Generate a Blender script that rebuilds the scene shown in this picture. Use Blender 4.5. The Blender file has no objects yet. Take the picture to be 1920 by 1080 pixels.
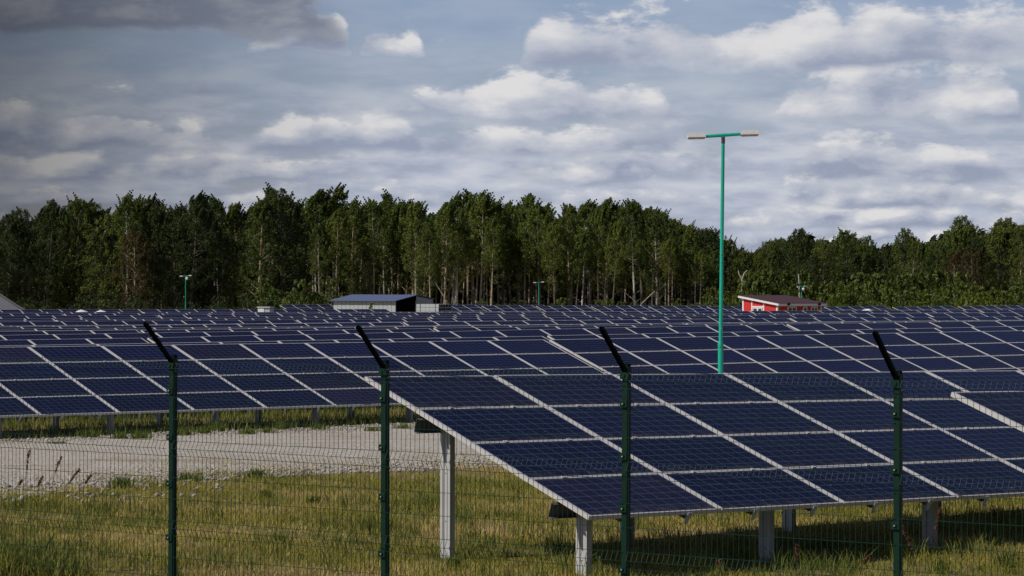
import bpy, math, random
import numpy as np
from mathutils import Matrix, Vector

R = math.radians
scene = bpy.context.scene
COL = scene.collection
rng = np.random.default_rng(7)
random.seed(7)

# ------------------------------------------------------------------ camera
F_PX, CX, YH, EYE = 5088.0, 1002.5, 538.5, 2.85
cam_d = bpy.data.cameras.new('camera')
cam = bpy.data.objects.new('camera', cam_d)
COL.objects.link(cam)
cam.location = (0, 0, EYE)
cam.rotation_euler = (R(90), -0.003, 0)
cam_d.sensor_width = 36.0
cam_d.lens = 36.0 * F_PX / 1920.0
cam_d.shift_x = -(CX - 960) / 1920.0
cam_d.shift_y = (YH - 540) / 1920.0
cam_d.clip_start = 0.5
cam_d.clip_end = 6000
scene.camera = cam

# ------------------------------------------------------------------ light
SUN_EL, SUN_AZ = R(43), math.atan2(-0.907, -0.42)        # azimuth from +Y towards +X
sun_d = bpy.data.lights.new('sun', 'SUN')
sun_d.energy = 5.0
sun_d.angle = R(0.53)
sun_d.color = (1.0, 0.93, 0.82)
sun = bpy.data.objects.new('sun', sun_d)
COL.objects.link(sun)
to_sun = Vector((math.cos(SUN_EL) * math.sin(SUN_AZ), math.cos(SUN_EL) * math.cos(SUN_AZ), math.sin(SUN_EL)))
sun.rotation_euler = to_sun.to_track_quat('Z', 'Y').to_euler()
sun.location = (-30, -20, 60)
scene.view_settings.view_transform = 'Standard'
scene.view_settings.look = 'None'
scene.view_settings.exposure = -0.47
scene.view_settings.gamma = 1.0
scene.view_settings.use_curve_mapping = False


class NT:
    """small helper for node trees"""
    def __init__(self, tree):
        self.t = tree
        self.n = tree.nodes
        self.l = tree.links

    def put(self, node, key, v):
        s = node.inputs[key]
        if isinstance(v, bpy.types.NodeSocket):
            self.l.new(v, s)
        else:
            s.default_value = v

    def m(self, op, a, b=0.0, c=0.0, clamp=False):
        nd = self.n.new('ShaderNodeMath')
        nd.operation = op
        nd.use_clamp = clamp
        self.put(nd, 0, a)
        self.put(nd, 1, b)
        self.put(nd, 2, c)
        return nd.outputs[0]

    def ss(self, v, lo, hi):
        nd = self.n.new('ShaderNodeMapRange')
        nd.interpolation_type = 'SMOOTHSTEP'
        self.put(nd, 0, v)
        self.put(nd, 1, lo)
        self.put(nd, 2, hi)
        return nd.outputs[0]

    def lin(self, v, lo, hi, a=0.0, b=1.0):
        nd = self.n.new('ShaderNodeMapRange')
        self.put(nd, 0, v)
        self.put(nd, 1, lo)
        self.put(nd, 2, hi)
        self.put(nd, 3, a)
        self.put(nd, 4, b)
        return nd.outputs[0]

    def xyz(self, x, y, z):
        nd = self.n.new('ShaderNodeCombineXYZ')
        self.put(nd, 0, x)
        self.put(nd, 1, y)
        self.put(nd, 2, z)
        return nd.outputs[0]

    def sep(self, v):
        nd = self.n.new('ShaderNodeSeparateXYZ')
        self.put(nd, 0, v)
        return nd.outputs

    def noise(self, vec, scale=1.0, detail=4.0, rough=0.5, col=False, dist=0.0):
        nd = self.n.new('ShaderNodeTexNoise')
        if vec is not None:
            self.put(nd, 'Vector', vec)
        nd.inputs['Scale'].default_value = scale
        nd.inputs['Detail'].default_value = detail
        nd.inputs['Roughness'].default_value = rough
        nd.inputs['Distortion'].default_value = dist
        return nd.outputs[1 if col else 0]

    def mix(self, f, a, b, mode='MIX'):
        nd = self.n.new('ShaderNodeMix')
        nd.data_type = 'RGBA'
        nd.blend_type = mode
        self.put(nd, 0, f)
        for i, v in ((6, a), (7, b)):
            if isinstance(v, bpy.types.NodeSocket):
                self.l.new(v, nd.inputs[i])
            else:
                nd.inputs[i].default_value = tuple(v) + ((1.0,) if len(v) == 3 else ())
        return nd.outputs[2]

    def map(self, vec, loc=(0, 0, 0), scale=(1, 1, 1)):
        nd = self.n.new('ShaderNodeMapping')
        self.put(nd, 0, vec)
        nd.inputs['Location'].default_value = loc
        nd.inputs['Scale'].default_value = scale
        return nd.outputs[0]

    def coord(self, which='Object'):
        return self.n.new('ShaderNodeTexCoord').outputs[which]

    def bump(self, h, strength=0.3, dist=0.02):
        nd = self.n.new('ShaderNodeBump')
        nd.inputs['Strength'].default_value = strength
        nd.inputs['Distance'].default_value = dist
        self.put(nd, 'Height', h)
        return nd.outputs[0]


# ------------------------------------------------------------------ sky
def build_world():
    world = bpy.data.worlds.new('World')
    scene.world = world
    world.use_nodes = True
    world.cycles.sampling_method = 'MANUAL'
    world.cycles.sample_map_resolution = 256
    t = NT(world.node_tree)
    t.n.clear()
    out = t.n.new('ShaderNodeOutputWorld')
    sky = t.n.new('ShaderNodeTexSky')
    sky.sky_type = 'NISHITA'
    sky.sun_disc = False
    sky.sun_elevation = SUN_EL
    sky.sun_rotation = SUN_AZ % (2 * math.pi)
    sky.air_density = 1.0
    sky.dust_density = 0.6
    sky.ozone_density = 1.5
    bg_sky = t.n.new('ShaderNodeBackground')
    bg_sky.inputs[1].default_value = 0.072
    # keep the thin blue visible low down: pull the whitish horizon a little towards blue
    tint = t.mix(1.0, sky.outputs[0], (1.02, 1.0, 1.24), 'MULTIPLY')
    t.l.new(tint, bg_sky.inputs[0])

    g = t.coord('Generated')
    x, y, z = t.sep(g)[:3]
    az = t.m('ARCTAN2', x, y)
    el = t.m('ARCSINE', z)
    # picture-like units: 1 = 1000 px of the photograph = 0.1965 rad
    K = F_PX / 1000.0
    u = t.m('MULTIPLY', az, K)
    v = t.m('MULTIPLY', el, K)
    wob = t.noise(t.xyz(t.m('MULTIPLY', u, 6.0), t.m('MULTIPLY', v, 9.0), 3.3), 1.0, 3, 0.5)
    u = t.m('ADD', u, t.m('MULTIPLY', t.m('SUBTRACT', wob, 0.5), 0.03))

    def px(p):
        return (p - CX) / 1000.0

    def py(p):
        return (YH - p) / 1000.0

    SH, MD, HI = (0.42, 0.48, 0.635), (0.66, 0.70, 0.81), (0.99, 0.985, 1.0)

    def layer(col_in, mask_in, base, height, freq, seed, wins, dark=0.0, dim=1.0, soft=0.32, thr=0.64, hi=1.0):
        uu = t.m('MULTIPLY', u, freq)
        vv = t.m('MULTIPLY', v, freq * 2.2)
        n = t.noise(t.xyz(uu, vv, seed), 1.0, 6, 0.60)
        n2 = t.noise(t.xyz(t.m('SUBTRACT', uu, 0.20), t.m('ADD', vv, 0.30), seed), 1.0, 2, 0.5)
        cov = None
        for (a, b, s, w) in wins:      # where along the horizon the row of clouds stands
            e = t.m('MULTIPLY', t.ss(u, px(a - s), px(a + s)), t.ss(u, px(b + s), px(b - s)))
            e = t.m('MULTIPLY', e, w)
            cov = e if cov is None else t.m('MAXIMUM', cov, e)
        h = t.m('DIVIDE', t.m('SUBTRACT', v, py(base)), height / 1000.0)
        nn = t.m('SUBTRACT', n, 0.5)
        hb = t.m('ADD', h, t.m('MULTIPLY', nn, 1.0))
        bottom = t.ss(hb, -0.14, 0.24)
        top = t.m('SUBTRACT', t.m('MULTIPLY', cov, t.m('ADD', thr, t.m('MULTIPLY', nn, 2.3))), t.m('MULTIPLY', t.m('MAXIMUM', h, 0.0), 0.5))
        top = t.ss(top, 0.0, soft)
        mask = t.m('MULTIPLY', bottom, top)
        lit = t.m('ADD', t.m('MULTIPLY', t.m('SUBTRACT', n, n2), 3.3), t.m('ADD', t.m('MULTIPLY', h, 0.55), 0.06 - dark))
        c1 = t.mix(t.ss(lit, -0.25, 0.40), SH, MD)
        c2 = t.mix(t.m('MULTIPLY', t.ss(lit, 0.28, 1.0), hi), c1, HI)
        if dim != 1.0:
            c2 = t.mix(1.0, c2, (dim, dim, dim), 'MULTIPLY')
        return t.mix(mask, col_in, c2), t.m('MAXIMUM', mask_in, mask)

    # soft far cloud rows close to the horizon
    low = t.ss(v, py(60), py(330))
    n0 = t.noise(t.xyz(t.m('MULTIPLY', u, 5.0), t.m('MULTIPLY', v, 19.0), 1.0), 1.0, 5, 0.55)
    col = t.mix(t.ss(n0, 0.34, 0.68), (0.48, 0.55, 0.725), (0.80, 0.83, 0.92))
    mask = t.m('MULTIPLY', t.m('ADD', t.m('MULTIPLY', low, 0.80), 0.20), t.ss(n0, 0.22, 0.5), clamp=True)
    L = [
        # base y, height, freq, seed, windows (x0, x1, softness, weight), dark
        (470, 34, 9, 2.7, [(-700, 200, 90, .7), (1380, 1800, 60, 1.0)], 0.0),
        (428, 36, 8, 4.4, [(-700, 300, 90, .8), (600, 1150, 90, .8), (1370, 2600, 60, 1.05)], 0.0),
        (388, 40, 7, 8.2, [(-700, 150, 70, 1.0), (420, 820, 80, .9), (900, 1330, 90, .85), (1440, 2600, 70, 1.05)], 0.03),
        (345, 50, 6, 12.9, [(-700, 270, 70, 1.1), (260, 700, 60, .9), (960, 1400, 60, 1.0), (1500, 1900, 60, 1.15)], 0.05),
        (292, 68, 4.6, 15.3, [(-700, 400, 60, 1.2), (480, 780, 60, 1.0), (800, 1330, 90, .95), (2000, 2600, 90, 1)], 0.12),
        (228, 78, 4.0, 21.2, [(740, 1250, 90, 1.2), (1450, 1890, 50, 1.3), (1345, 1430, 30, .8)], 0.02),
        (182, 34, 7, 24.6, [(320, 520, 60, .5)], 0.4),
        (134, 84, 3.3, 27.1, [(990, 1600, 60, 1.25), (1550, 2600, 60, 1.1)], 0.04),
        (108, 66, 5.5, 31.8, [(470, 650, 25, 1.15), (675, 785, 25, 1.0)], -0.08),
        (80, 130, 4.2, 35.9, [(-700, 590, 110, 1.4)], 0.36),
    ]
    for (base, height, fr, seed, wins, dark) in L:
        col, mask = layer(col, mask, base, height, fr, seed, wins, dark, dim=0.70 if base == 80 else 1.0)
    bg_cloud = t.n.new('ShaderNodeBackground')
    t.l.new(col, bg_cloud.inputs[0])
    mixs = t.n.new('ShaderNodeMixShader')
    t.l.new(mask, mixs.inputs[0])
    t.l.new(bg_cloud.outputs[0], mixs.inputs[2])
    # the rest of the dome: broken cumulus, thinned and darkened out of view to deepen the shadows
    zz = t.m('MAXIMUM', t.m('ADD', z, 0.12), 0.05)
    gen = t.noise(t.xyz(t.m('DIVIDE', x, zz), t.m('DIVIDE', y, zz), 5.0), 1.3, 5, 0.55)
    gcol = t.mix(t.ss(gen, 0.55, 0.72), (0.58, 0.58, 0.62), (0.36, 0.39, 0.48))
    bg_g = t.n.new('ShaderNodeBackground')
    t.l.new(gcol, bg_g.inputs[0])
    mixg = t.n.new('ShaderNodeMixShader')
    t.l.new(t.ss(gen, 0.55, 0.66), mixg.inputs[0])
    t.l.new(bg_sky.outputs[0], mixg.inputs[1])
    t.l.new(bg_g.outputs[0], mixg.inputs[2])
    # darkening painted into sky and clouds towards the left of the view
    left_dim = t.m('MULTIPLY', t.ss(u, px(860), px(-240)), t.ss(v, 2.6, 1.0))
    dimv = t.m('SUBTRACT', 1.0, t.m('MULTIPLY', left_dim, 0.74))
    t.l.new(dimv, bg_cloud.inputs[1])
    bg_low = t.n.new('ShaderNodeBackground')
    t.l.new(tint, bg_low.inputs[0])
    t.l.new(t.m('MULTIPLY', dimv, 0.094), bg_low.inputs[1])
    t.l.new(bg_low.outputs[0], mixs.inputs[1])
    # side-on cloud rows low in the north, the dome's clouds everywhere else
    reg = t.m('MULTIPLY', t.ss(t.m('ABSOLUTE', az), 0.50, 0.36), t.ss(el, 0.26, 0.15))
    mixr = t.n.new('ShaderNodeMixShader')
    t.l.new(reg, mixr.inputs[0])
    t.l.new(mixg.outputs[0], mixr.inputs[1])
    t.l.new(mixs.outputs[0], mixr.inputs[2])
    t.l.new(mixr.outputs[0], out.inputs[0])


build_world()

# ------------------------------------------------------------------ helpers
PHI, TILT = 0.6962, 0.3276
C_, S_ = math.cos(PHI), math.sin(PHI)
MW, MH = 1.769, 0.967            # module pitch along the row / down the slope


def at(pxx, depth):
    """world X of a photograph column at a depth"""
    return (pxx - CX) * depth / F_PX


def lerp_tab(v, xs, ys):
    return float(np.interp(v, xs, ys))


GP = ([-60, 24, 36, 50, 64, 99, 133, 154, 188, 220, 400], [0, 0, -0.02, -0.15, -0.33, -0.58, -0.72, -0.66, -0.78, -0.98, -1.0])


def ground_z(X, Y):
    p = -S_ * X + C_ * Y
    g = np.interp(p, GP[0], GP[1])
    return g + 0.035 * np.sin(X * 0.9 + 1.3) * np.cos(Y * 0.7) * 0.6


def mesh_np(name, verts, quads=None, tris=None, mats=(), tint=None, smooth=False):
    """build a mesh quickly from arrays"""
    me = bpy.data.meshes.new(name)
    verts = np.asarray(verts, dtype=np.float32)
    loops, starts = [], []
    n = 0
    for arr, k in ((quads, 4), (tris, 3)):
        if arr is not None and len(arr):
            arr = np.asarray(arr, dtype=np.int32)
            loops.append(arr.ravel())
            starts.append(np.arange(len(arr), dtype=np.int32) * k + n)
            n += arr.size
    loops = np.concatenate(loops)
    starts = np.concatenate(starts)
    me.vertices.add(len(verts))
    me.vertices.foreach_set('co', verts.ravel())
    me.loops.add(len(loops))
    me.loops.foreach_set('vertex_index', loops)
    me.polygons.add(len(starts))
    me.polygons.foreach_set('loop_start', starts)
    if smooth:
        me.polygons.foreach_set('use_smooth', np.ones(len(starts), dtype=bool))
    me.update(calc_edges=True)
    me.validate()
    for m in mats:
        me.materials.append(m)
    if tint is not None:
        a = me.color_attributes.new('tint', 'FLOAT_COLOR', 'POINT')
        c = np.ones((len(verts), 4), dtype=np.float32)
        c[:, 0] = tint
        c[:, 1] = tint
        c[:, 2] = tint
        a.data.foreach_set('color', c.ravel())
    return me


class MB:
    """collects boxes, tubes and prisms into one mesh"""
    def __init__(self):
        self.v, self.f, self.mi = [], [], []

    def add(self, vs, fs, mi=0):
        o = len(self.v)
        self.v += [tuple(p) for p in vs]
        self.f += [tuple(i + o for i in f) for f in fs]
        self.mi += [mi] * len(fs)
        return self

    def box(self, x0, x1, y0, y1, z0, z1, mi=0, M=None):
        vs = [Vector(p) for p in ((x0, y0, z0), (x1, y0, z0), (x1, y1, z0), (x0, y1, z0),
                                  (x0, y0, z1), (x1, y0, z1), (x1, y1, z1), (x0, y1, z1))]
        if M is not None:
            vs = [M @ p for p in vs]
        return self.add(vs, [(3, 2, 1, 0), (4, 5, 6, 7), (0, 1, 5, 4), (1, 2, 6, 5), (2, 3, 7, 6), (3, 0, 4, 7)], mi)

    def tube(self, pts, rad, n=8, mi=0, caps=True):
        pts = [Vector(p) for p in pts]
        if not isinstance(rad, (list, tuple)):
            rad = [rad] * len(pts)
        vs, fs = [], []
        ref = None
        for i, p in enumerate(pts):
            d = (pts[min(i + 1, len(pts) - 1)] - pts[max(i - 1, 0)]).normalized()
            if ref is None:
                ref = Vector((1, 0, 0)) if abs(d.x) < 0.8 else Vector((0, 1, 0))
            a = (ref - d * ref.dot(d)).normalized()
            ref = a
            b = d.cross(a)
            for k in range(n):
                w = 2 * math.pi * (k + 0.5) / n
                vs.append(p + (a * math.cos(w) + b * math.sin(w)) * rad[i])
        for i in range(len(pts) - 1):
            for k in range(n):
                fs.append((i * n + k, i * n + (k + 1) % n, (i + 1) * n + (k + 1) % n, (i + 1) * n + k))
        if caps:
            fs.append(tuple(range(n - 1, -1, -1)))
            fs.append(tuple((len(pts) - 1) * n + k for k in range(n)))
        return self.add(vs, fs, mi)

    def prism(self, poly, y0, y1, mi=0, M=None):
        """polygon in x,z extruded along y"""
        n = len(poly)
        vs = [Vector((a, y0, b)) for a, b in poly] + [Vector((a, y1, b)) for a, b in poly]
        if M is not None:
            vs = [M @ p for p in vs]
        fs = [tuple(range(n)), tuple(range(2 * n - 1, n - 1, -1))]
        fs += [((i + 1) % n, i, n + i, n + (i + 1) % n) for i in range(n)]
        return self.add(vs, fs, mi)

    def mesh(self, name, *mats, smooth=False):
        me = bpy.data.meshes.new(name)
        me.from_pydata(self.v, [], self.f)
        for m in mats:
            me.materials.append(m)
        if any(self.mi):
            me.polygons.foreach_set('material_index', self.mi)
        if smooth:
            me.polygons.foreach_set('use_smooth', [True] * len(self.f))
        me.update()
        return me


def obj(name, me, parent=None, M=None):
    o = bpy.data.objects.new(name, me)
    COL.objects.link(o)
    if parent is not None:
        o.parent = parent
    if M is not None:
        o.matrix_basis = M
    return o


def tag(o, label, cat, group=None):
    o['label'] = label
    o['category'] = cat
    if group:
        o['group'] = group
    return o


def empty(name, label, cat, loc, rz=0.0, group=None):
    o = bpy.data.objects.new(name, None)
    o.empty_display_size = 0.3
    COL.objects.link(o)
    o.matrix_basis = Matrix.Translation(loc) @ Matrix.Rotation(rz, 4, 'Z')
    return tag(o, label, cat, group)


ORD = ['zeroth', 'first', 'second', 'third', 'fourth', 'fifth', 'sixth', 'seventh', 'eighth', 'ninth', 'tenth', 'eleventh',
       'twelfth', 'thirteenth', 'fourteenth', 'fifteenth', 'sixteenth', 'seventeenth', 'eighteenth', 'nineteenth', 'twentieth']


def ordn(n):
    if n <= 20:
        return ORD[n]
    suf = 'th' if 10 <= n % 100 <= 20 else {1: 'st', 2: 'nd', 3: 'rd'}.get(n % 10, 'th')
    return str(n) + suf


# ------------------------------------------------------------------ materials
def new_mat(name):
    m = bpy.data.materials.new(name)
    m.use_nodes = True
    t = NT(m.node_tree)
    b = t.n['Principled BSDF']
    return m, t, b


def simple(name, col, rough=0.6, metal=0.0, var=0.12, scale=8.0, spec=0.4, bump=0.0):
    m, t, b = new_mat(name)
    n = t.noise(t.coord('Object'), scale, 5, 0.6)
    n2 = t.noise(t.coord('Object'), scale * 9, 3, 0.6)
    dk = tuple(c * (1 - var * 1.6) for c in col)
    lt = tuple(min(1, c * (1 + var)) for c in col)
    f = t.m('ADD', t.m('MULTIPLY', t.ss(n, 0.3, 0.7), 0.7), t.m('MULTIPLY', n2, 0.3))
    t.l.new(t.mix(f, dk, lt), b.inputs['Base Color'])
    b.inputs['Roughness'].default_value = rough
    b.inputs['Metallic'].default_value = metal
    b.inputs['Specular IOR Level'].default_value = spec
    if bump:
        t.l.new(t.bump(n2, bump, 0.01), b.inputs['Normal'])
    return m


def mat_panel():
    m, t, b = new_mat('solar_glass')
    o = t.coord('Object')
    x, y, z = t.sep(o)[:3]
    rnd = t.n.new('ShaderNodeObjectInfo').outputs['Random']
    # cell grid 10 x 6
    def grid(c, start, pitch, w):
        f = t.m('FRACT', t.m('DIVIDE', t.m('SUBTRACT', c, start), pitch))
        d = t.m('MULTIPLY', t.m('MINIMUM', f, t.m('SUBTRACT', 1.0, f)), pitch)
        return t.ss(d, w, w * 0.4)
    gx = grid(x, 0.048, 0.1654, 0.0046)
    gy = grid(y, 0.036, 0.1472, 0.0046)
    lines = t.m('MAXIMUM', gx, gy)
    bus = t.m('MULTIPLY', grid(y, 0.036 + 0.0245, 0.04907, 0.0016), 0.25)
    lines = t.m('MAXIMUM', lines, bus)
    cell_id = t.xyz(t.m('FLOOR', t.m('DIVIDE', t.m('SUBTRACT', x, 0.048), 0.1654)),
                    t.m('FLOOR', t.m('DIVIDE', t.m('SUBTRACT', y, 0.036), 0.1472)), t.m('MULTIPLY', rnd, 57.0))
    wn = t.n.new('ShaderNodeTexWhiteNoise')
    t.l.new(cell_id, wn.inputs['Vector'])
    cell = t.mix(rnd, (0.0030, 0.0046, 0.029), (0.0042, 0.0056, 0.025))
    cell = t.mix(t.ss(rnd, 0.78, 0.95), cell, (0.0085, 0.0070, 0.026))
    cell = t.mix(1.0, cell, t.mix(wn.outputs[0], (0.84, 0.84, 0.86), (1.14, 1.14, 1.12)), 'MULTIPLY')
    wn2 = t.n.new('ShaderNodeTexWhiteNoise')
    t.l.new(t.xyz(rnd, 3.0, 7.0), wn2.inputs['Vector'])
    cell = t.mix(1.0, cell, t.mix(wn2.outputs[0], (0.70, 0.72, 0.74), (1.32, 1.25, 1.18)), 'MULTIPLY')
    colr = t.mix(t.m('MULTIPLY', lines, 0.75), cell, (0.115, 0.12, 0.18))
    # dust that the rain leaves towards the lower edge of each module
    seed = t.m('MULTIPLY', rnd, 40.0)
    nx = t.noise(t.xyz(t.m('MULTIPLY', x, 5.0), t.m('MULTIPLY', y, 26.0), seed), 1.0, 5, 0.65)
    band = t.m('MULTIPLY', t.ss(y, 0.20, 0.05), t.ss(nx, 0.42, 0.72))
    thin = t.m('MULTIPLY', t.noise(t.xyz(t.m('MULTIPLY', x, 1.2), t.m('MULTIPLY', y, 1.5), seed), 1.0, 4, 0.6), 0.010)
    dust = t.m('ADD', t.m('MULTIPLY', band, 0.36), thin)
    colr = t.mix(dust, colr, (0.17, 0.14, 0.11))
    sp = t.noise(t.xyz(t.m('MULTIPLY', x, 9.0), t.m('MULTIPLY', y, 9.0), t.m('MULTIPLY', rnd, 91.0)), 1.0, 2, 0.4)
    colr = t.mix(t.ss(sp, 0.80, 0.83), colr, (0.5, 0.5, 0.48))
    t.l.new(colr, b.inputs['Base Color'])
    t.l.new(t.m('ADD', 0.16, t.m('MULTIPLY', dust, 1.4)), b.inputs['Roughness'])
    b.inputs['Specular IOR Level'].default_value = 0.035
    return m


def mat_leaf(name, dark, light, trans=0.3):
    m, t, b = new_mat(name)
    o = t.coord('Object')
    oi = t.n.new('ShaderNodeObjectInfo')
    rnd = oi.outputs['Random']
    at_ = t.n.new('ShaderNodeAttribute')
    at_.attribute_name = 'tint'
    n = t.noise(o, 0.55, 3, 0.55)
    f = t.m('ADD', t.m('MULTIPLY', at_.outputs['Fac'], 0.55), t.m('MULTIPLY', t.ss(n, 0.35, 0.65), 0.45))
    c = t.mix(f, dark, light)
    c = t.mix(1.0, c, t.mix(rnd, (0.78, 0.86, 0.80), (1.16, 1.06, 0.92)), 'MULTIPLY')
    t.l.new(c, b.inputs['Base Color'])
    b.inputs['Roughness'].default_value = 0.55
    b.inputs['Specular IOR Level'].default_value = 0.3
    tr = t.n.new('ShaderNodeBsdfTranslucent')
    t.l.new(t.mix(1.0, c, (1.15, 1.25, 0.6), 'MULTIPLY'), tr.inputs[0])
    mx = t.n.new('ShaderNodeMixShader')
    mx.inputs[0].default_value = trans
    t.l.new(b.outputs[0], mx.inputs[1])
    t.l.new(tr.outputs[0], mx.inputs[2])
    t.l.new(mx.outputs[0], t.n['Material Output'].inputs[0])
    return m


def mat_blade(name, stops, trans=0.25, dist_noise=0.35):
    """grass blades: colour from the blade's own tint and a patch noise"""
    m, t, b = new_mat(name)
    at_ = t.n.new('ShaderNodeAttribute')
    at_.attribute_name = 'tint'
    n = t.noise(t.coord('Object'), 0.5, 4, 0.6)
    f = t.m('ADD', t.m('MULTIPLY', at_.outputs['Fac'], 0.6), t.m('MULTIPLY', t.ss(n, 0.3, 0.7), 0.4))
    cr = t.n.new('ShaderNodeValToRGB')
    t.l.new(f, cr.inputs[0])
    els = cr.color_ramp.elements
    while len(els) < len(stops):
        els.new(0.5)
    for e, (p, c) in zip(els, stops):
        e.position = p
        e.color = (*c, 1)
    t.l.new(cr.outputs[0], b.inputs['Base Color'])
    b.inputs['Roughness'].default_value = 0.65
    b.inputs['Specular IOR Level'].default_value = 0.2
    tr = t.n.new('ShaderNodeBsdfTranslucent')
    t.l.new(cr.outputs[0], tr.inputs[0])
    mx = t.n.new('ShaderNodeMixShader')
    mx.inputs[0].default_value = trans
    t.l.new(b.outputs[0], mx.inputs[1])
    t.l.new(tr.outputs[0], mx.inputs[2])
    t.l.new(mx.outputs[0], t.n['Material Output'].inputs[0])
    return m


def mat_ground():
    m, t, b = new_mat('meadow_soil')
    o = t.coord('Object')
    n1 = t.noise(o, 0.55, 6, 0.62)
    n2 = t.noise(o, 6.0, 6, 0.7)
    n3 = t.noise(o, 45.0, 3, 0.6)
    c = t.mix(t.ss(n1, 0.35, 0.68), (0.28, 0.21, 0.090), (0.17, 0.15, 0.045))
    c = t.mix(t.m('MULTIPLY', t.ss(n2, 0.45, 0.7), 0.7), c, (0.27, 0.20, 0.10))
    c = t.mix(t.m('MULTIPLY', t.ss(n3, 0.5, 0.7), 0.6), c, (0.06, 0.05, 0.02))
    t.l.new(c, b.inputs['Base Color'])
    b.inputs['Roughness'].default_value = 0.95
    b.inputs['Specular IOR Level'].default_value = 0.1
    h = t.m('ADD', n2, t.m('MULTIPLY', n3, 0.6))
    t.l.new(t.bump(h, 0.9, 0.05), b.inputs['Normal'])
    return m


def mat_gravel():
    m, t, b = new_mat('crushed_stone')
    o = t.coord('Object')
    v = t.n.new('ShaderNodeTexVoronoi')
    v.inputs['Scale'].default_value = 22.0
    t.l.new(o, v.inputs['Vector'])
    n1 = t.noise(o, 0.35, 5, 0.6)
    n2 = t.noise(o, 3.0, 5, 0.65)
    rr = t.sep(v.outputs['Color'])[0]
    c = t.mix(rr, (0.35, 0.325, 0.275), (0.64, 0.60, 0.53))
    c = t.mix(t.m('MULTIPLY', t.ss(v.outputs['Distance'], 0.35, 0.75), 0.55), c, (0.22, 0.18, 0.15))  # shadow between the stones painted into the colour
    c = t.mix(t.m('MULTIPLY', t.ss(n1, 0.5, 0.7), 0.35), c, (0.34, 0.27, 0.19))
    mp = t.n.new('ShaderNodeMapping')
    mp.inputs['Rotation'].default_value = (0, 0, -PHI)
    mp.inputs['Scale'].default_value = (0.35, 1.6, 1)
    t.l.new(o, mp.inputs[0])
    n4 = t.noise(mp.outputs[0], 1.0, 6, 0.65)
    c = t.mix(t.m('MULTIPLY', t.ss(n4, 0.53, 0.68), 0.7), c, (0.25, 0.19, 0.095))
    c = t.mix(t.m('MULTIPLY', t.ss(n2, 0.56, 0.72), 0.5), c, (0.22, 0.18, 0.10))
    t.l.new(c, b.inputs['Base Color'])
    b.inputs['Roughness'].default_value = 0.95
    b.inputs['Specular IOR Level'].default_value = 0.15
    h = t.m('SUBTRACT', t.m('MULTIPLY', n2, 0.4), v.outputs['Distance'])
    t.l.new(t.bump(h, 0.8, 0.03), b.inputs['Normal'])
    return m


def mat_bark(name, a, b_, dark):
    m, t, b = new_mat(name)
    o = t.coord('Object')
    n = t.noise(t.map(o, scale=(1, 1, 2.4)), 2.0, 5, 0.65)
    n2 = t.noise(t.map(o, scale=(1.0, 1.0, 6.0)), 2.6, 4, 0.6)
    rnd = t.n.new('ShaderNodeObjectInfo').outputs['Random']
    c = t.mix(rnd, a, b_)
    c = t.mix(t.ss(n, 0.52, 0.68), c, dark)
    c = t.mix(t.m('MULTIPLY', t.ss(n2, 0.58, 0.66), 0.7), c, dark)
    t.l.new(c, b.inputs['Base Color'])
    b.inputs['Roughness'].default_value = 0.85
    return m


def mat_cladding(name, col, worn, lines=0.0, axis='z', pitch=0.16):
    m, t, b = new_mat(name)
    o = t.coord('Object')
    x, y, z = t.sep(o)[:3]
    co = {'x': t.m('ADD', x, y), 'z': z}[axis]
    f = t.m('FRACT', t.m('DIVIDE', co, pitch))
    seam = t.ss(t.m('MINIMUM', f, t.m('SUBTRACT', 1.0, f)), 0.10, 0.03)
    n = t.noise(t.map(o, scale=(1.5, 1.5, 6.0)), 2.2, 5, 0.65)
    c = t.mix(t.ss(n, 0.60, 0.72), col, worn)
    c = t.mix(t.m('MULTIPLY', seam, lines), c, tuple(v * 0.35 for v in col))
    t.l.new(c, b.inputs['Base Color'])
    b.inputs['Roughness'].default_value = 0.6
    t.l.new(t.bump(t.m('SUBTRACT', 1.0, seam), 0.6, 0.02), b.inputs['Normal'])
    return m


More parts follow.
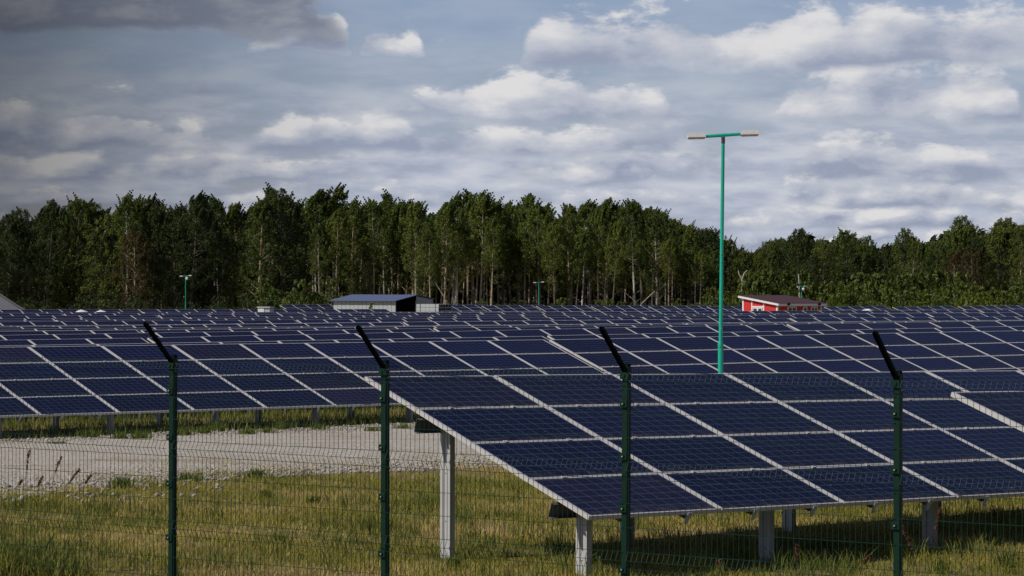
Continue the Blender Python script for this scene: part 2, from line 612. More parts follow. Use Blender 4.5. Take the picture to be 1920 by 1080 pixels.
M = {
    'glass': mat_panel(),
    'frame': simple('anodised_aluminium', (0.50, 0.49, 0.475), 0.5, 0.0, 0.05, 3.0, 0.35),
    'back': simple('white_backsheet', (0.45, 0.45, 0.46), 0.6),
    'galv': simple('galvanised_steel', (0.42, 0.42, 0.415), 0.5, 0.0, 0.07, 3.0, 0.4),
    'galv_shaded': simple('shaded_galvanised_steel', (0.10, 0.105, 0.115), 0.6, 0.0, 0.15, 6.0, 0.4),  # shade under the panels painted into a darker steel colour
    'fence': simple('green_powder_coat', (0.002, 0.024, 0.013), 0.5, 0.0, 0.2, 6.0, 0.2),
    'fence_wire': simple('green_coated_wire', (0.004, 0.034, 0.025), 0.55, 0.0, 0.1, 10.0, 0.2),
    'arm': simple('dark_green_steel', (0.003, 0.006, 0.005), 0.8, 0.0, 0.15, 10.0, 0.1),
    'bolt': simple('zinc_bolt', (0.45, 0.45, 0.44), 0.4, 0.3),
    'lamp_green': simple('turquoise_green_paint', (0.008, 0.40, 0.26), 0.4, 0.0, 0.06, 4.0, 0.4),
    'lamp_white': simple('lamp_housing_white', (0.72, 0.70, 0.69), 0.45, 0.0, 0.05),
    'lamp_led': simple('lamp_lens_beige', (0.50, 0.47, 0.40), 0.35, 0.0, 0.25, 40.0),
    'lamp_dark': simple('lamp_dark_cap', (0.05, 0.045, 0.045), 0.5),
    'white': simple('white_paint', (0.72, 0.72, 0.72), 0.55, 0.0, 0.06),
    'tarp': simple('white_sheeting', (0.75, 0.75, 0.76), 0.6, 0.0, 0.08, 2.0),
    'tent': simple('grey_tent_fabric', (0.40, 0.42, 0.47), 0.6, 0.0, 0.06, 0.8),
    'red': mat_cladding('red_boards', (0.60, 0.018, 0.020), (0.70, 0.30, 0.22), 0.35, 'z', 0.2),
    'roof_brown': mat_cladding('brown_roof_sheet', (0.070, 0.026, 0.023), (0.085, 0.036, 0.032), 0.25, 'x', 0.35),
    'roof_blue': mat_cladding('blue_roof_sheet', (0.095, 0.125, 0.225), (0.12, 0.15, 0.25), 0.25, 'x', 0.4),
    'metal_wall': mat_cladding('pale_metal_sheet', (0.40, 0.44, 0.44), (0.32, 0.35, 0.36), 0.3, 'x', 0.45),
    'metal_wall_grey': mat_cladding('grey_metal_sheet', (0.30, 0.31, 0.33), (0.24, 0.25, 0.27), 0.3, 'x', 0.45),
    'window': simple('window_glass', (0.03, 0.035, 0.04), 0.1, 0.0, 0.1, 4.0, 0.6),
    'black': simple('black_parts_and_shade', (0.012, 0.012, 0.013), 0.9, 0.0, 0.1, 4.0, 0.1),  # black fittings, and the shade painted inside holes and openings
    'ground': mat_ground(),
    'gravel': mat_gravel(),
    'stone': simple('gravel_stone', (0.36, 0.33, 0.30), 0.95, 0.0, 0.3, 4.0, 0.1),
    'leaf_aspen': mat_leaf('aspen_leaves', (0.040, 0.068, 0.014), (0.190, 0.230, 0.046)),
    'leaf_dark': mat_leaf('dark_leaves', (0.018, 0.032, 0.010), (0.075, 0.098, 0.026)),
    'leaf_mid': mat_leaf('mid_green_leaves', (0.036, 0.062, 0.013), (0.150, 0.185, 0.038)),
    'leaf_bush': mat_leaf('bush_leaves', (0.045, 0.072, 0.012), (0.165, 0.21, 0.036)),
    'leaf_brown': mat_leaf('turning_brown_leaves', (0.05, 0.036, 0.014), (0.14, 0.10, 0.035)),
    'leaf_inner': mat_leaf('inner_wood_shaded_leaves', (0.008, 0.013, 0.005), (0.020, 0.028, 0.009), 0.1),  # near-black leaf colour holds the shade deep in the wood
    'bark_tan': mat_bark('tan_bark', (0.36, 0.25, 0.16), (0.46, 0.39, 0.30), (0.12, 0.085, 0.06)),
    'bark_white': mat_bark('birch_bark', (0.50, 0.46, 0.40), (0.58, 0.56, 0.52), (0.06, 0.05, 0.045)),
    'bark_dark': mat_bark('dark_bark', (0.09, 0.07, 0.05), (0.13, 0.10, 0.075), (0.03, 0.025, 0.02)),
    'grass': mat_blade('meadow_grass', [(0.0, (0.085, 0.105, 0.012)), (0.35, (0.20, 0.21, 0.026)),
                                        (0.65, (0.36, 0.31, 0.060)), (1.0, (0.56, 0.43, 0.18))]),
    'grass_tall': mat_blade('tall_grass', [(0.0, (0.055, 0.080, 0.012)), (0.5, (0.150, 0.185, 0.028)),
                                           (0.8, (0.26, 0.24, 0.055)), (1.0, (0.42, 0.32, 0.13))]),
    'stalk': mat_blade('rusty_seed_stalk', [(0.0, (0.11, 0.045, 0.028)), (1.0, (0.22, 0.095, 0.055))]),
}

# ------------------------------------------------------------------ ground, gravel road
def build_ground():
    gx = np.concatenate([np.linspace(-1500, -120, 8), np.linspace(-90, 90, 61), np.linspace(120, 1500, 8)])
    gy = np.concatenate([np.linspace(-300, 8, 6), np.linspace(12, 70, 59), np.linspace(74, 340, 54), np.linspace(380, 3500, 8)])
    X, Y = np.meshgrid(gx, gy)
    Z = ground_z(X, Y)
    nx, ny = len(gx), len(gy)
    v = np.stack([X.ravel(), Y.ravel(), Z.ravel()], 1)
    i = np.arange((nx) * (ny)).reshape(ny, nx)
    q = np.stack([i[:-1, :-1].ravel(), i[:-1, 1:].ravel(), i[1:, 1:].ravel(), i[1:, :-1].ravel()], 1)
    o = obj('ground', mesh_np('ground', v, q, mats=[M['ground']], smooth=True))
    o['kind'] = 'structure'
    # gravel road between the first rows and the field, parallel to the tables
    ts = np.linspace(-30, 150, 601)
    rows = []
    ws = np.linspace(0, 1, 15)
    n1 = np.cumsum(rng.normal(0, 1, len(ts)))
    def wig(seed, a):
        r = np.random.default_rng(seed)
        s = np.zeros(len(ts))
        for k in range(18):
            s += a / (1 + 0.25 * k) * np.sin(ts * (0.12 * (k + 1)) + r.uniform(0, 6.28))
        return s
    lo = 33.2 + wig(3, 0.42)
    hi = 46.7 + wig(5, 0.16)
    P = lo[None, :] * (1 - ws[:, None]) + hi[None, :] * ws[:, None]
    T = np.repeat(ts[None, :], len(ws), 0)
    X = C_ * T - S_ * P
    Y = S_ * T + C_ * P
    Z = ground_z(X, Y) + 0.004 + 0.05 * np.sin(np.pi * ws)[:, None]
    v = np.stack([X.ravel(), Y.ravel(), Z.ravel()], 1)
    i = np.arange(X.size).reshape(X.shape)
    q = np.stack([i[:-1, :-1].ravel(), i[:-1, 1:].ravel(), i[1:, 1:].ravel(), i[1:, :-1].ravel()], 1)
    o = obj('gravel_road', mesh_np('gravel_road', v, q, mats=[M['gravel']], smooth=True))
    o['kind'] = 'structure'


build_ground()

# ------------------------------------------------------------------ solar tables
def module_meshes():
    w, h, fr, fl, dp = MW - 0.019, MH - 0.012, 0.032, 0.018, 0.038
    g = MB().box(fr, w - fr, fl, h - fl, -0.030, 0.0)
    glass = g.mesh('solar_panel_glass', M['glass'])
    f = MB()
    def bars(mb, mi):
        mb.box(0, w, 0, fl, -dp, 0.004, mi).box(0, w, h - fl, h, -dp, 0.004, mi)
        mb.box(0, fr, fl, h - fl, -dp, 0.004, mi).box(w - fr, w, fl, h - fl, -dp, 0.004, mi)
    bars(f, 0)
    # cable box on the back
    frame = f.mesh('solar_panel_frame', M['frame'])
    fr, fl = 0.029, 0.013
    b = MB().box(fr, w - fr, fl, h - fl, -0.030, 0.0, 0)
    bars(b, 1)
    both = b.mesh('solar_panel_far', M['glass'], M['frame'])
    return glass, frame, both


GLASS, FRAME, FARPANEL = module_meshes()


def leg_mesh():
    # sigma / C profile, web facing the low x side, lips inwards
    mb = MB()
    d, w, th, L = 0.165, 0.066, 0.005, 3.2
    mb.box(0, th, -d / 2, -0.028, -L, 0).box(0, th, 0.028, d / 2, -L, 0)       # web sides
    mb.box(0.012, 0.012 + th, -0.030, 0.030, -L, 0)                              # recessed web
    mb.box(th, 0.012, -0.030, -0.026, -L, 0).box(th, 0.012, 0.026, 0.030, -L, 0)
    mb.box(th, w, -d / 2, -d / 2 + th, -L, 0).box(th, w, d / 2 - th, d / 2, -L, 0)
    mb.box(w - th, w, -d / 2 + th, -d / 2 + 0.02, -L, 0).box(w - th, w, d / 2 - 0.02, d / 2 - th, -L, 0)
    return mb.mesh('leg', M['galv'])


LEG = leg_mesh()
BOLT_HOLE = MB().tube([(0.004, 0, 0), (-0.002, 0, 0)], 0.008, 6).mesh('leg_hole_shade', M['black'])  # black disc, the shade inside a bolt hole painted on
RAIL = (MB().box(-0.02, 0.02, -3.84, -0.05, -0.088, -0.040)).mesh('rail', M['galv_shaded'])
CLIP = (MB().prism([(-0.022, 0.0), (0.022, 0.0), (0.022, -0.012), (0.004, -0.085), (-0.022, -0.095)], -0.02, 0.0)
        .box(-0.028, 0.028, -0.026, -0.02, -0.012, 0.03)).mesh('end_clamp', M['galv'])
CLAMP = MB().box(-0.022, 0.022, -0.02, 0.02, -0.002, 0.010).mesh('module_clamp', M['galv'])
_purlin = {}


def purlin_mesh(L):
    k = round(L, 2)
    if k not in _purlin:
        mb = MB()
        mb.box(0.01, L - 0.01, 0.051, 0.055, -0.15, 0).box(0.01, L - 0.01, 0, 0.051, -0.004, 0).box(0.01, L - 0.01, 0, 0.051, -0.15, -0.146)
        _purlin[k] = mb.mesh('purlin', M['galv_shaded'])
    return _purlin[k]


def solar_table(p, t0, ncol, z0, z1, label, group, near=False, rafters=False, nrow=4):
    """p: distance of the high edge across the rows; t0: start along the row; z0/z1: height of the high edge at its ends"""
    X, Y = C_ * t0 - S_ * p, S_ * t0 + C_ * p
    gz = float(ground_z(X, Y))
    root = empty('solar_table', label, 'solar panels', (X, Y, gz), PHI, group)
    L = ncol * MW
    beta = math.atan2(z1 - z0, L)
    A = Matrix.Translation((0, 0, z0 - gz)) @ Matrix.Rotation(-beta, 4, 'Y') @ Matrix.Rotation(TILT, 4, 'X')
    for i in range(ncol):
        for j in range(nrow):
            jit = Matrix.Translation((i * MW, -(j + 1) * MH, random.uniform(-.003, .003))) @ Matrix.Rotation(random.uniform(-.002, .002), 4, 'X') @ Matrix.Rotation(random.uniform(-.0015, .0015), 4, 'Y')
            if near:
                pn = obj('solar_panel', GLASS, root, A @ jit)
                obj('frame', FRAME, pn)
            else:
                obj('solar_panel', FARPANEL, root, A @ jit)
    for d in (1.056, 3.35):
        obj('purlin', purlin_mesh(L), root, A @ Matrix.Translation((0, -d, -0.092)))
        t = 0.33
        while t < L:
            zl = z0 - gz + (z1 - z0) * t / L - d * math.sin(TILT) - 0.10
            lg = obj('leg', LEG, root, Matrix.Translation((t, -d * math.cos(TILT) + 0.02, zl)))
            if near and rafters:
                for hz in (0.55, 1.05):
                    obj('hole_shade', BOLT_HOLE, lg, Matrix.Translation((0.0125, 0, -hz)))
            t += 2.52
    if rafters:
        for i in range(ncol):
            for fx in (0.26, 0.74):
                obj('rail', RAIL, root, A @ Matrix.Translation(((i + fx) * MW, 0, 0)))
                obj('end_clamp', CLIP, root, A @ Matrix.Translation(((i + fx) * MW, -nrow * MH - 0.002, -0.036)))
                for j in range(1, nrow):
                    obj('module_clamp', CLAMP, root, A @ Matrix.Translation(((i + fx) * MW - .01, -j * MH - 0.009, 0.003)))
    return root


# drop of the high edges below the eye, row by row, for three directions of view
ROW_P = [50.5 + 6.9 * k for k in range(26)]
KD = {
    120: ([0, 1, 2, 3, 4, 5, 6, 7, 9, 10, 12, 13, 14, 15, 20, 25], [1.28, 1.43, 1.45, 1.48, 1.49, 1.59, 1.65, 1.70, 1.865, 1.79, 1.82, 1.755, 1.715, 1.69, 1.86, 2.05]),
    1080: ([0, 1, 2, 3, 4, 5, 6, 7, 8, 9, 10, 11, 12, 13, 14, 15, 25], [1.275, 1.335, 1.30, 1.33, 1.39, 1.52, 1.645, 1.56, 1.68, 1.78, 1.772, 1.72, 1.695, 1.645, 1.745, 1.83, 2.08]),
    1800: ([0, 1, 2, 3, 4, 5, 6, 7, 8, 9, 10, 11, 12, 13, 14, 15, 25], [1.165, 1.19, 1.13, 1.27, 1.40, 1.51, 1.61, 1.555, 1.68, 1.78, 1.59, 1.70, 1.80, 1.68, 1.80, 1.86, 1.95]),
}


def row_px(p, t):
    X, Y = C_ * t - S_ * p, S_ * t + C_ * p
    return CX + F_PX * X / Y


def row_t(p, pxx):
    x = (pxx - CX) / F_PX
    Y = p / (C_ - S_ * x)
    return C_ * x * Y + S_ * Y


def row_top(k, t):
    pxx = min(max(row_px(ROW_P[k], t), 60), 1860)
    cols = sorted(KD)
    vals = [np.interp(k, *KD[c]) for c in cols]
    return EYE - float(np.interp(pxx, cols, vals))


# the two rows in front of the gravel road
P1 = S_ * 1.8102 + C_ * 28.8395
T1 = -C_ * 1.8102 + S_ * 28.8395
solar_table(P1, T1, 14, EYE - 0.9525, EYE - 0.9525 - 0.0115 * 24.8,
            'nearest whole solar table, its pale lower left corner just behind the green fence', 'solar tables in front of the gravel road', True, True)
P0 = P1 - 7.0
T0 = row_t(P0, 1783)
solar_table(P0, T0, 8, EYE - 0.926, EYE - 0.926 - 0.0115 * 14.2,
            'solar table cut off by the right edge, only its pale upper left corner in view', 'solar tables in front of the gravel road', True, True)

FIX = {0: 1030, 1: 1026, 2: 276, 8: 480, 5: 1195}
NCOL = 14
for k in list(range(16)) + [20]:
    p = ROW_P[k]
    a, b = (-120, 2060) if k != 20 else (-150, 640)
    ta, tb = row_t(p, a), row_t(p, b)
    Lt = NCOL * MW + 0.16
    ref = row_t(p, FIX.get(k, random.Random(k * 13 + 5).uniform(200, 1700)))
    start = ref - math.ceil((ref - ta) / Lt) * Lt
    tt, idx = start, 1
    while tt < tb:
        nc = NCOL
        # leave out columns far outside the view on both ends
        t_in = tt
        while row_px(p, t_in + MW * 2) < a and nc > 3:
            t_in += MW
            nc -= 1
        while nc > 3 and row_px(p, t_in + (nc - 2) * MW) > b:
            nc -= 1
        za, zb = row_top(k, t_in), row_top(k, t_in + nc * MW)
        jitter = random.Random(k * 31 + idx).uniform(-0.012, 0.012) if k else 0
        rown = 'first row behind the gravel road' if k == 0 else ('%s row behind the gravel road' % ordn(k + 1) if k < 16 else 'last row before the wood on the left')
        solar_table(p, t_in, nc, za + jitter, zb + jitter, 'solar table in the %s, %s from the left' % (rown, ordn(idx)),
                    'solar tables of the field behind the gravel road', near=k < 2, rafters=k == 0)
        tt += Lt
        idx += 1

# short stepped tables along the edge of the wood
BACK = [(524, 5), (628, 5), (738, 5), (797, 5), (903, 5), (1005, 5), (1108, 5), (1216, 5), (1325, 5), (1432, 5), (1545, 5), (1673, 5), (1796, 6)]
for n, (pxx, nc) in enumerate(BACK):
    dep = float(np.interp(pxx, [524, 1080, 1800], [312, 291, 267]))
    y = float(np.interp(pxx, [524, 1000, 1400, 1700, 1790, 1800, 1920], [573.3, 573.8, 573.8, 573.6, 573.2, 571.0, 571.0]))
    x = at(pxx, dep)
    z0 = EYE - (y - YH) * dep / F_PX
    p, t0 = -S_ * x + C_ * dep, C_ * x + S_ * dep
    solar_table(p, t0, nc, z0, z0 + 0.1, 'short solar table at the edge of the wood, %s from the left' % ordn(n + 1), 'stepped solar tables along the wood')

# ------------------------------------------------------------------ fence in front
def wire_panel_mesh(name, Lp=2.44, step=0.05, h=2.02):
    prof = [(2.02, 0), (1.985, 0.0), (1.95, -0.035), (1.915, 0.0), (1.88, 0.0)]
    def fold(zc):
        return [(zc + 0.07, 0.0), (zc, -0.038), (zc - 0.07, 0.0)]
    zs = [(h + 0.02, 0.0)] + fold(h - 0.07) + fold(h - 0.81) + fold(h - 1.55) + [(0.0, 0.0)]
    mb = MB()
    r = 0.0022
    x = 0.02
    while x <= Lp:
        mb.tube([(x, yy, zz) for zz, yy in zs], r, 4, caps=False)
        x += step
    hz = []
    for zc in (h - 0.07, h - 0.81, h - 1.55):
        hz += [(zc + 0.07, 0.0), (zc, -0.038), (zc - 0.07, 0.0)]
    hz += [(h - 0.34, 0), (h - 0.54, 0), (h - 1.08, 0), (h - 1.28, 0), (h - 1.82, 0), (h - 2.0, 0)]
    for zz, yy in hz:
        mb.tube([(0, yy - 0.004, zz), (Lp + 0.02, yy - 0.004, zz)], 0.0028, 4)
    return mb.mesh(name, M['fence_wire'])


FTH = 0.6057
FX0, FZ0, FTOP = -3.3568, 25.1914, EYE - 0.6683
def build_fence():
    root = empty('wire_mesh_fence', 'dark green wire mesh fence with angled post tops across the foreground', 'fence',
                 (FX0, FZ0, 0.0), -FTH)
    post_h = FTOP
    pw, pd = 0.050, 0.060
    pm = MB().box(-pw / 2, pw / 2, -pd / 2, pd / 2, -0.3, post_h)
    pm.box(-pw / 2 - 0.002, pw / 2 + 0.002, -pd / 2 - 0.002, pd / 2 + 0.002, post_h, post_h + 0.006)
    post = pm.mesh('fence_post', M['fence'])
    # cranked arm leaning towards the viewer's side, an angle profile
    am = MB()
    ln, th = 0.52, 0.004
    Ma = Matrix.Translation((0, -0.012, post_h - 0.03)) @ Matrix.Rotation(R(45), 4, 'X')
    am.box(-0.018, 0.018, 0.0, th, 0, ln, M=Ma)
    am.box(-0.018, -0.018 + th, -0.026, 0.0, 0, ln, M=Ma)
    am.box(0.018 - th, 0.018, -0.026, 0.0, 0, ln, M=Ma)
    am.box(-0.020, 0.020, -0.010, 0.030, -0.22, 0.03, M=Matrix.Translation((0, 0, post_h)))
    arm = am.mesh('post_arm', M['arm'])
    cl = MB().box(-0.034, 0.034, -0.052, -pd / 2, -0.028, 0.028)
    cl.box(-0.012, 0.012, -0.060, -0.052, -0.012, 0.012)
    clamp = cl.mesh('panel_clamp', M['fence'])
    bolt = MB().tube([(0, 0, 0), (0, -0.008, 0)], 0.006, 6).mesh('clamp_bolt', M['bolt'])
    sbolt = MB().tube([(0, 0, 0), (0.006, 0, 0)], 0.007, 6).mesh('arm_bolt', M['bolt'])
    wp = wire_panel_mesh('wire_panel')
    for i in range(-2, 7):
        gx = FX0 + 2.5 * i * math.cos(FTH)
        gy = FZ0 - 2.5 * i * math.sin(FTH)
        jz = random.Random(i + 50).uniform(-0.012, 0.012)
        po = obj('post', post, root, Matrix.Translation((2.5 * i, 0, jz)) @ Matrix.Rotation(random.Random(i).uniform(-.004, .004), 4, 'Y'))
        a = obj('arm', arm, po)
        for zz in (0.10, 0.52, 1.02, 1.45, post_h - 0.30, post_h - 0.07):
            c = obj('clamp', clamp, po, Matrix.Translation((0, 0, zz)))
        for zz in (post_h - 0.05, post_h - 0.12):
            obj('bolt', sbolt, po, Matrix.Translation((pw / 2, 0.004, zz)))
        for zz in (0.10, 0.52, 1.02, 1.45, post_h - 0.30):
            obj('bolt', bolt, po, Matrix.Translation((0, -0.060, zz)))
        if i < 6:
            obj('wire_panel', wp, root, Matrix.Translation((2.5 * i + 0.03, -0.036, post_h - 2.045)))
    return root


build_fence()

# far fence along the wood
def build_far_fence():
    root = empty('boundary_fence', 'thin dark green post fence far off at the foot of the wood', 'fence', (at(-60, 322), 322, -1.0))
    post = MB().box(-0.03, 0.03, -0.03, 0.03, -0.3, 2.0).mesh('far_post', M['fence'])
    mb = MB()
    L = at(1400, 322) - at(-60, 322)
    for zz in (0.2, 0.7, 1.2, 1.7, 1.95):
        mb.tube([(0, 0, zz), (L, 0, zz)], 0.006, 4)
    obj('wire', mb.mesh('far_wires', M['fence_wire']), root)
    x = 0
    while x < L:
        obj('post', post, root, Matrix.Translation((x, 0.04, 0)))
        x += 2.5


build_far_fence()

# ------------------------------------------------------------------ street lamps
def lamp(X, Y, gz, top, span, rz, label, cam_box=False, lean=0.0):
    root = empty('street_lamp', label, 'street lamp', (X, Y, gz), rz, 'turquoise lamps of the solar field')
    H = top - gz
    big = H > 5.5
    lo = MB().tube([(0, 0, -0.3), (0, 0, 1.72), (0, 0, 1.80)], [0.056, 0.056, 0.040], 12).mesh('lower_pole', M['lamp_green'], smooth=False)
    obj('lower_pole', lo, root)
    up = MB().tube([(0, 0, 1.75), (lean, 0, H - 0.02)], [0.041, 0.036], 12).mesh('upper_pole', M['lamp_green'])
    obj('upper_pole', up, root)
    col = MB().tube([(lean, 0, H - 0.18), (lean, 0, H - 0.045)], 0.039, 12).mesh('collar', M['lamp_dark'])
    obj('collar', col, root)
    a = span / 2
    if big:
        obj('band', MB().tube([(0, 0, 1.66), (0, 0, 1.73)], 0.061, 12).mesh('pole_band', M['lamp_green']), root)
        obj('service_door', MB().box(-0.035, 0.035, -0.062, -0.05, 0.55, 0.95).mesh('service_door', M['lamp_green']), root)
        for zz in (1.60, 2.05, 3.45, 3.62):
            obj('bolt', MB().tube([(0.0, -0.03, zz), (0.0, -0.062, zz)], 0.011, 6).mesh('pole_bolt', M['bolt']), root)
    armm = MB().tube([(lean - a * .52, 0, H - 0.035), (lean, 0, H - 0.005), (lean + a * .56, 0, H + 0.025)], [0.032, 0.036, 0.032], 10).mesh('arm', M['lamp_green'])
    obj('arm', armm, root)
    for s in (-1, 1):
        hd = MB()
        x0, x1 = (0.0, s * a * 0.50)
        xa, xb = min(x0, x1), max(x0, x1)
        hd.prism([(xa, -0.035), (xb, -0.035), (xb + 0.0, 0.03), (xb - 0.02, 0.055), (xa + 0.02, 0.055), (xa, 0.03)], -0.085, 0.085)
        h = obj('lamp_head', hd.mesh('lamp_head', M['lamp_white']), root,
                Matrix.Translation((lean + s * a * .50, 0, H + s * 0.028)) @ Matrix.Rotation(-0.03, 4, 'Y') @ Matrix.Rotation(R(-11), 4, 'X'))
        ld = MB().box(xa + 0.02, (xa + xb) / 2 - 0.008, -0.068, 0.068, -0.046, -0.0352).box((xa + xb) / 2 + 0.008, xb - 0.02, -0.068, 0.068, -0.046, -0.0352)
        obj('led_panel', ld.mesh('led_panel', M['lamp_led']), h)
    if cam_box:
        cb = MB().tube([(0.16, -0.1, H - 0.45), (0.16, -0.1, H - 0.2), (0.16, -0.1, H - 0.1)], [0.10, 0.16, 0.05], 10)
        obj('camera', cb.mesh('camera_dome', M['lamp_white'], smooth=True), root)
    return root


dl = 57.0
lamp(at(1351.5, dl), dl, float(ground_z(at(1351, dl), dl)), EYE + (YH - 252) * dl / F_PX, 134 * dl / F_PX, R(4),
     'tall turquoise lamp post with two arms rising behind the near solar table', lean=0.04)
lamp(at(348, 300), 300, -1.0, EYE + (YH - 519.5) * 300 / F_PX, 1.3, 0.0, 'small far turquoise lamp with white camera before the dark left wood', True)
lamp(at(1010, 305), 305, -1.0, EYE + (YH - 529.5) * 305 / F_PX, 1.2, 0.1, 'small far turquoise lamp before the pale trunks in the middle')
lamp(at(1503, 285), 285, -1.0, EYE + (YH - 536) * 285 / F_PX, 1.1, 0.5, 'small far turquoise lamp rising behind the red cabin', True)

# ------------------------------------------------------------------ buildings
def red_cabin():
    dep = 250.0
    X = at(1458, dep)
    gz = -1.0
    root = empty('red_cabin', 'small red wooden cabin with white trim and brown pent roof', 'cabin', (X, dep, gz), PHI)
    LX, LY, hf, hb = 5.75, 4.6, 1.40 - gz, 2.02 - gz
    mb = MB()
    # walls as a shell: front low, back high
    vs = [(0, 0, -0.3), (LX, 0, -0.3), (LX, LY, -0.3), (0, LY, -0.3), (0, 0, hf), (LX, 0, hf), (LX, LY, hb), (0, LY, hb)]
    mb.add(vs, [(0, 1, 5, 4), (1, 2, 6, 5), (2, 3, 7, 6), (3, 0, 4, 7), (4, 5, 6, 7), (3, 2, 1, 0)])
    obj('wall', mb.mesh('cabin_wall', M['red']), root)
    sl = math.atan2(hb - hf, LY)
    A = Matrix.Translation((0, 0, hf)) @ Matrix.Rotation(sl, 4, 'X')
    LS = LY / math.cos(sl)
    rf = MB().box(-0.28, LX + 0.35, -0.4, LS + 0.3, 0.05, 0.11, M=A)
    roof = obj('roof', rf.mesh('cabin_roof', M['roof_brown']), root)
    fa = MB().box(-0.31, -0.26, -0.42, LS + 0.3, -0.13, 0.05, M=A)
    obj('fascia', fa.mesh('side_fascia', M['white']), roof)
    fb = MB().box(-0.26, LX + 0.36, -0.45, -0.40, -0.17, 0.05, M=A)
    obj('fascia', fb.mesh('front_fascia', M['white']), roof)
    # white corner boards and battens of the lit side wall
    def batten(y0, y1, z0, z1, x=-0.03):
        return obj('trim', MB().box(x, 0.0, y0, y1, z0, z1).mesh('trim', M['white']), root)
    def hh(y):
        return hf + (hb - hf) * y / LY
    batten(-0.03, 0.16, -0.2, hf - 0.05)
    batten(LY - 0.17, LY + 0.02, -0.2, hb - 0.08)
    batten(1.72, 1.88, -0.2, hh(1.8) - 0.06)
    batten(3.28, 3.42, -0.2, hh(3.3) - 0.06)
    batten(1.88, 3.28, hh(1.8) - 0.62, hh(1.8) - 0.48)
    for (y0, y1) in ((2.0, 2.5), (2.62, 3.14)):
        w = obj('window', MB().box(-0.06, 0.0, y0 - 0.06, y1 + 0.06, hf - 1.35, hf - 0.4).mesh('window_frame', M['white']), root)
        obj('pane', MB().box(-0.065, -0.061, y0 + .03, y1 - .03, hf - 1.28, hf - 0.48).mesh('pane', M['window']), w)
    # front wall windows and boards
    for (x0, x1) in ((1.25, 2.45), (3.3, 3.85), (4.35, 5.25)):
        w = obj('window', MB().box(x0, x1, -0.06, 0.0, hf - 1.5, hf - 0.26).mesh('window_frame', M['white']), root)
        n = 1 if x1 - x0 < 0.8 else 2
        wd = (x1 - x0 - 0.12) / n
        for q in range(n):
            obj('pane', MB().box(x0 + 0.12 + q * wd, x0 + q * wd + wd, -0.066, -0.061, hf - 1.42, hf - 0.40).mesh('pane', M['window']), w)
    obj('trim', MB().box(LX - 0.14, LX + 0.02, -0.03, 0.0, -0.2, hf - 0.05).mesh('trim', M['white']), root)
    obj('trim', MB().box(-0.0, 0.16, -0.03, 0.0, -0.2, hf - 0.05).mesh('trim', M['white']), root)
    for x in (0.95, 5.0):
        sp = MB().tube([(x, -0.46, hf - 0.02), (x, -0.62, hf - 0.06)], [0.17, 0.10], 10)
        obj('floodlight', sp.mesh('floodlight', M['black']), root)
    sp = MB().tube([(2.75, -0.02, hf - 0.75), (2.75, -0.22, hf - 0.75)], 0.18, 10)
    obj('vent', sp.mesh('vent', M['black']), root)


red_cabin()


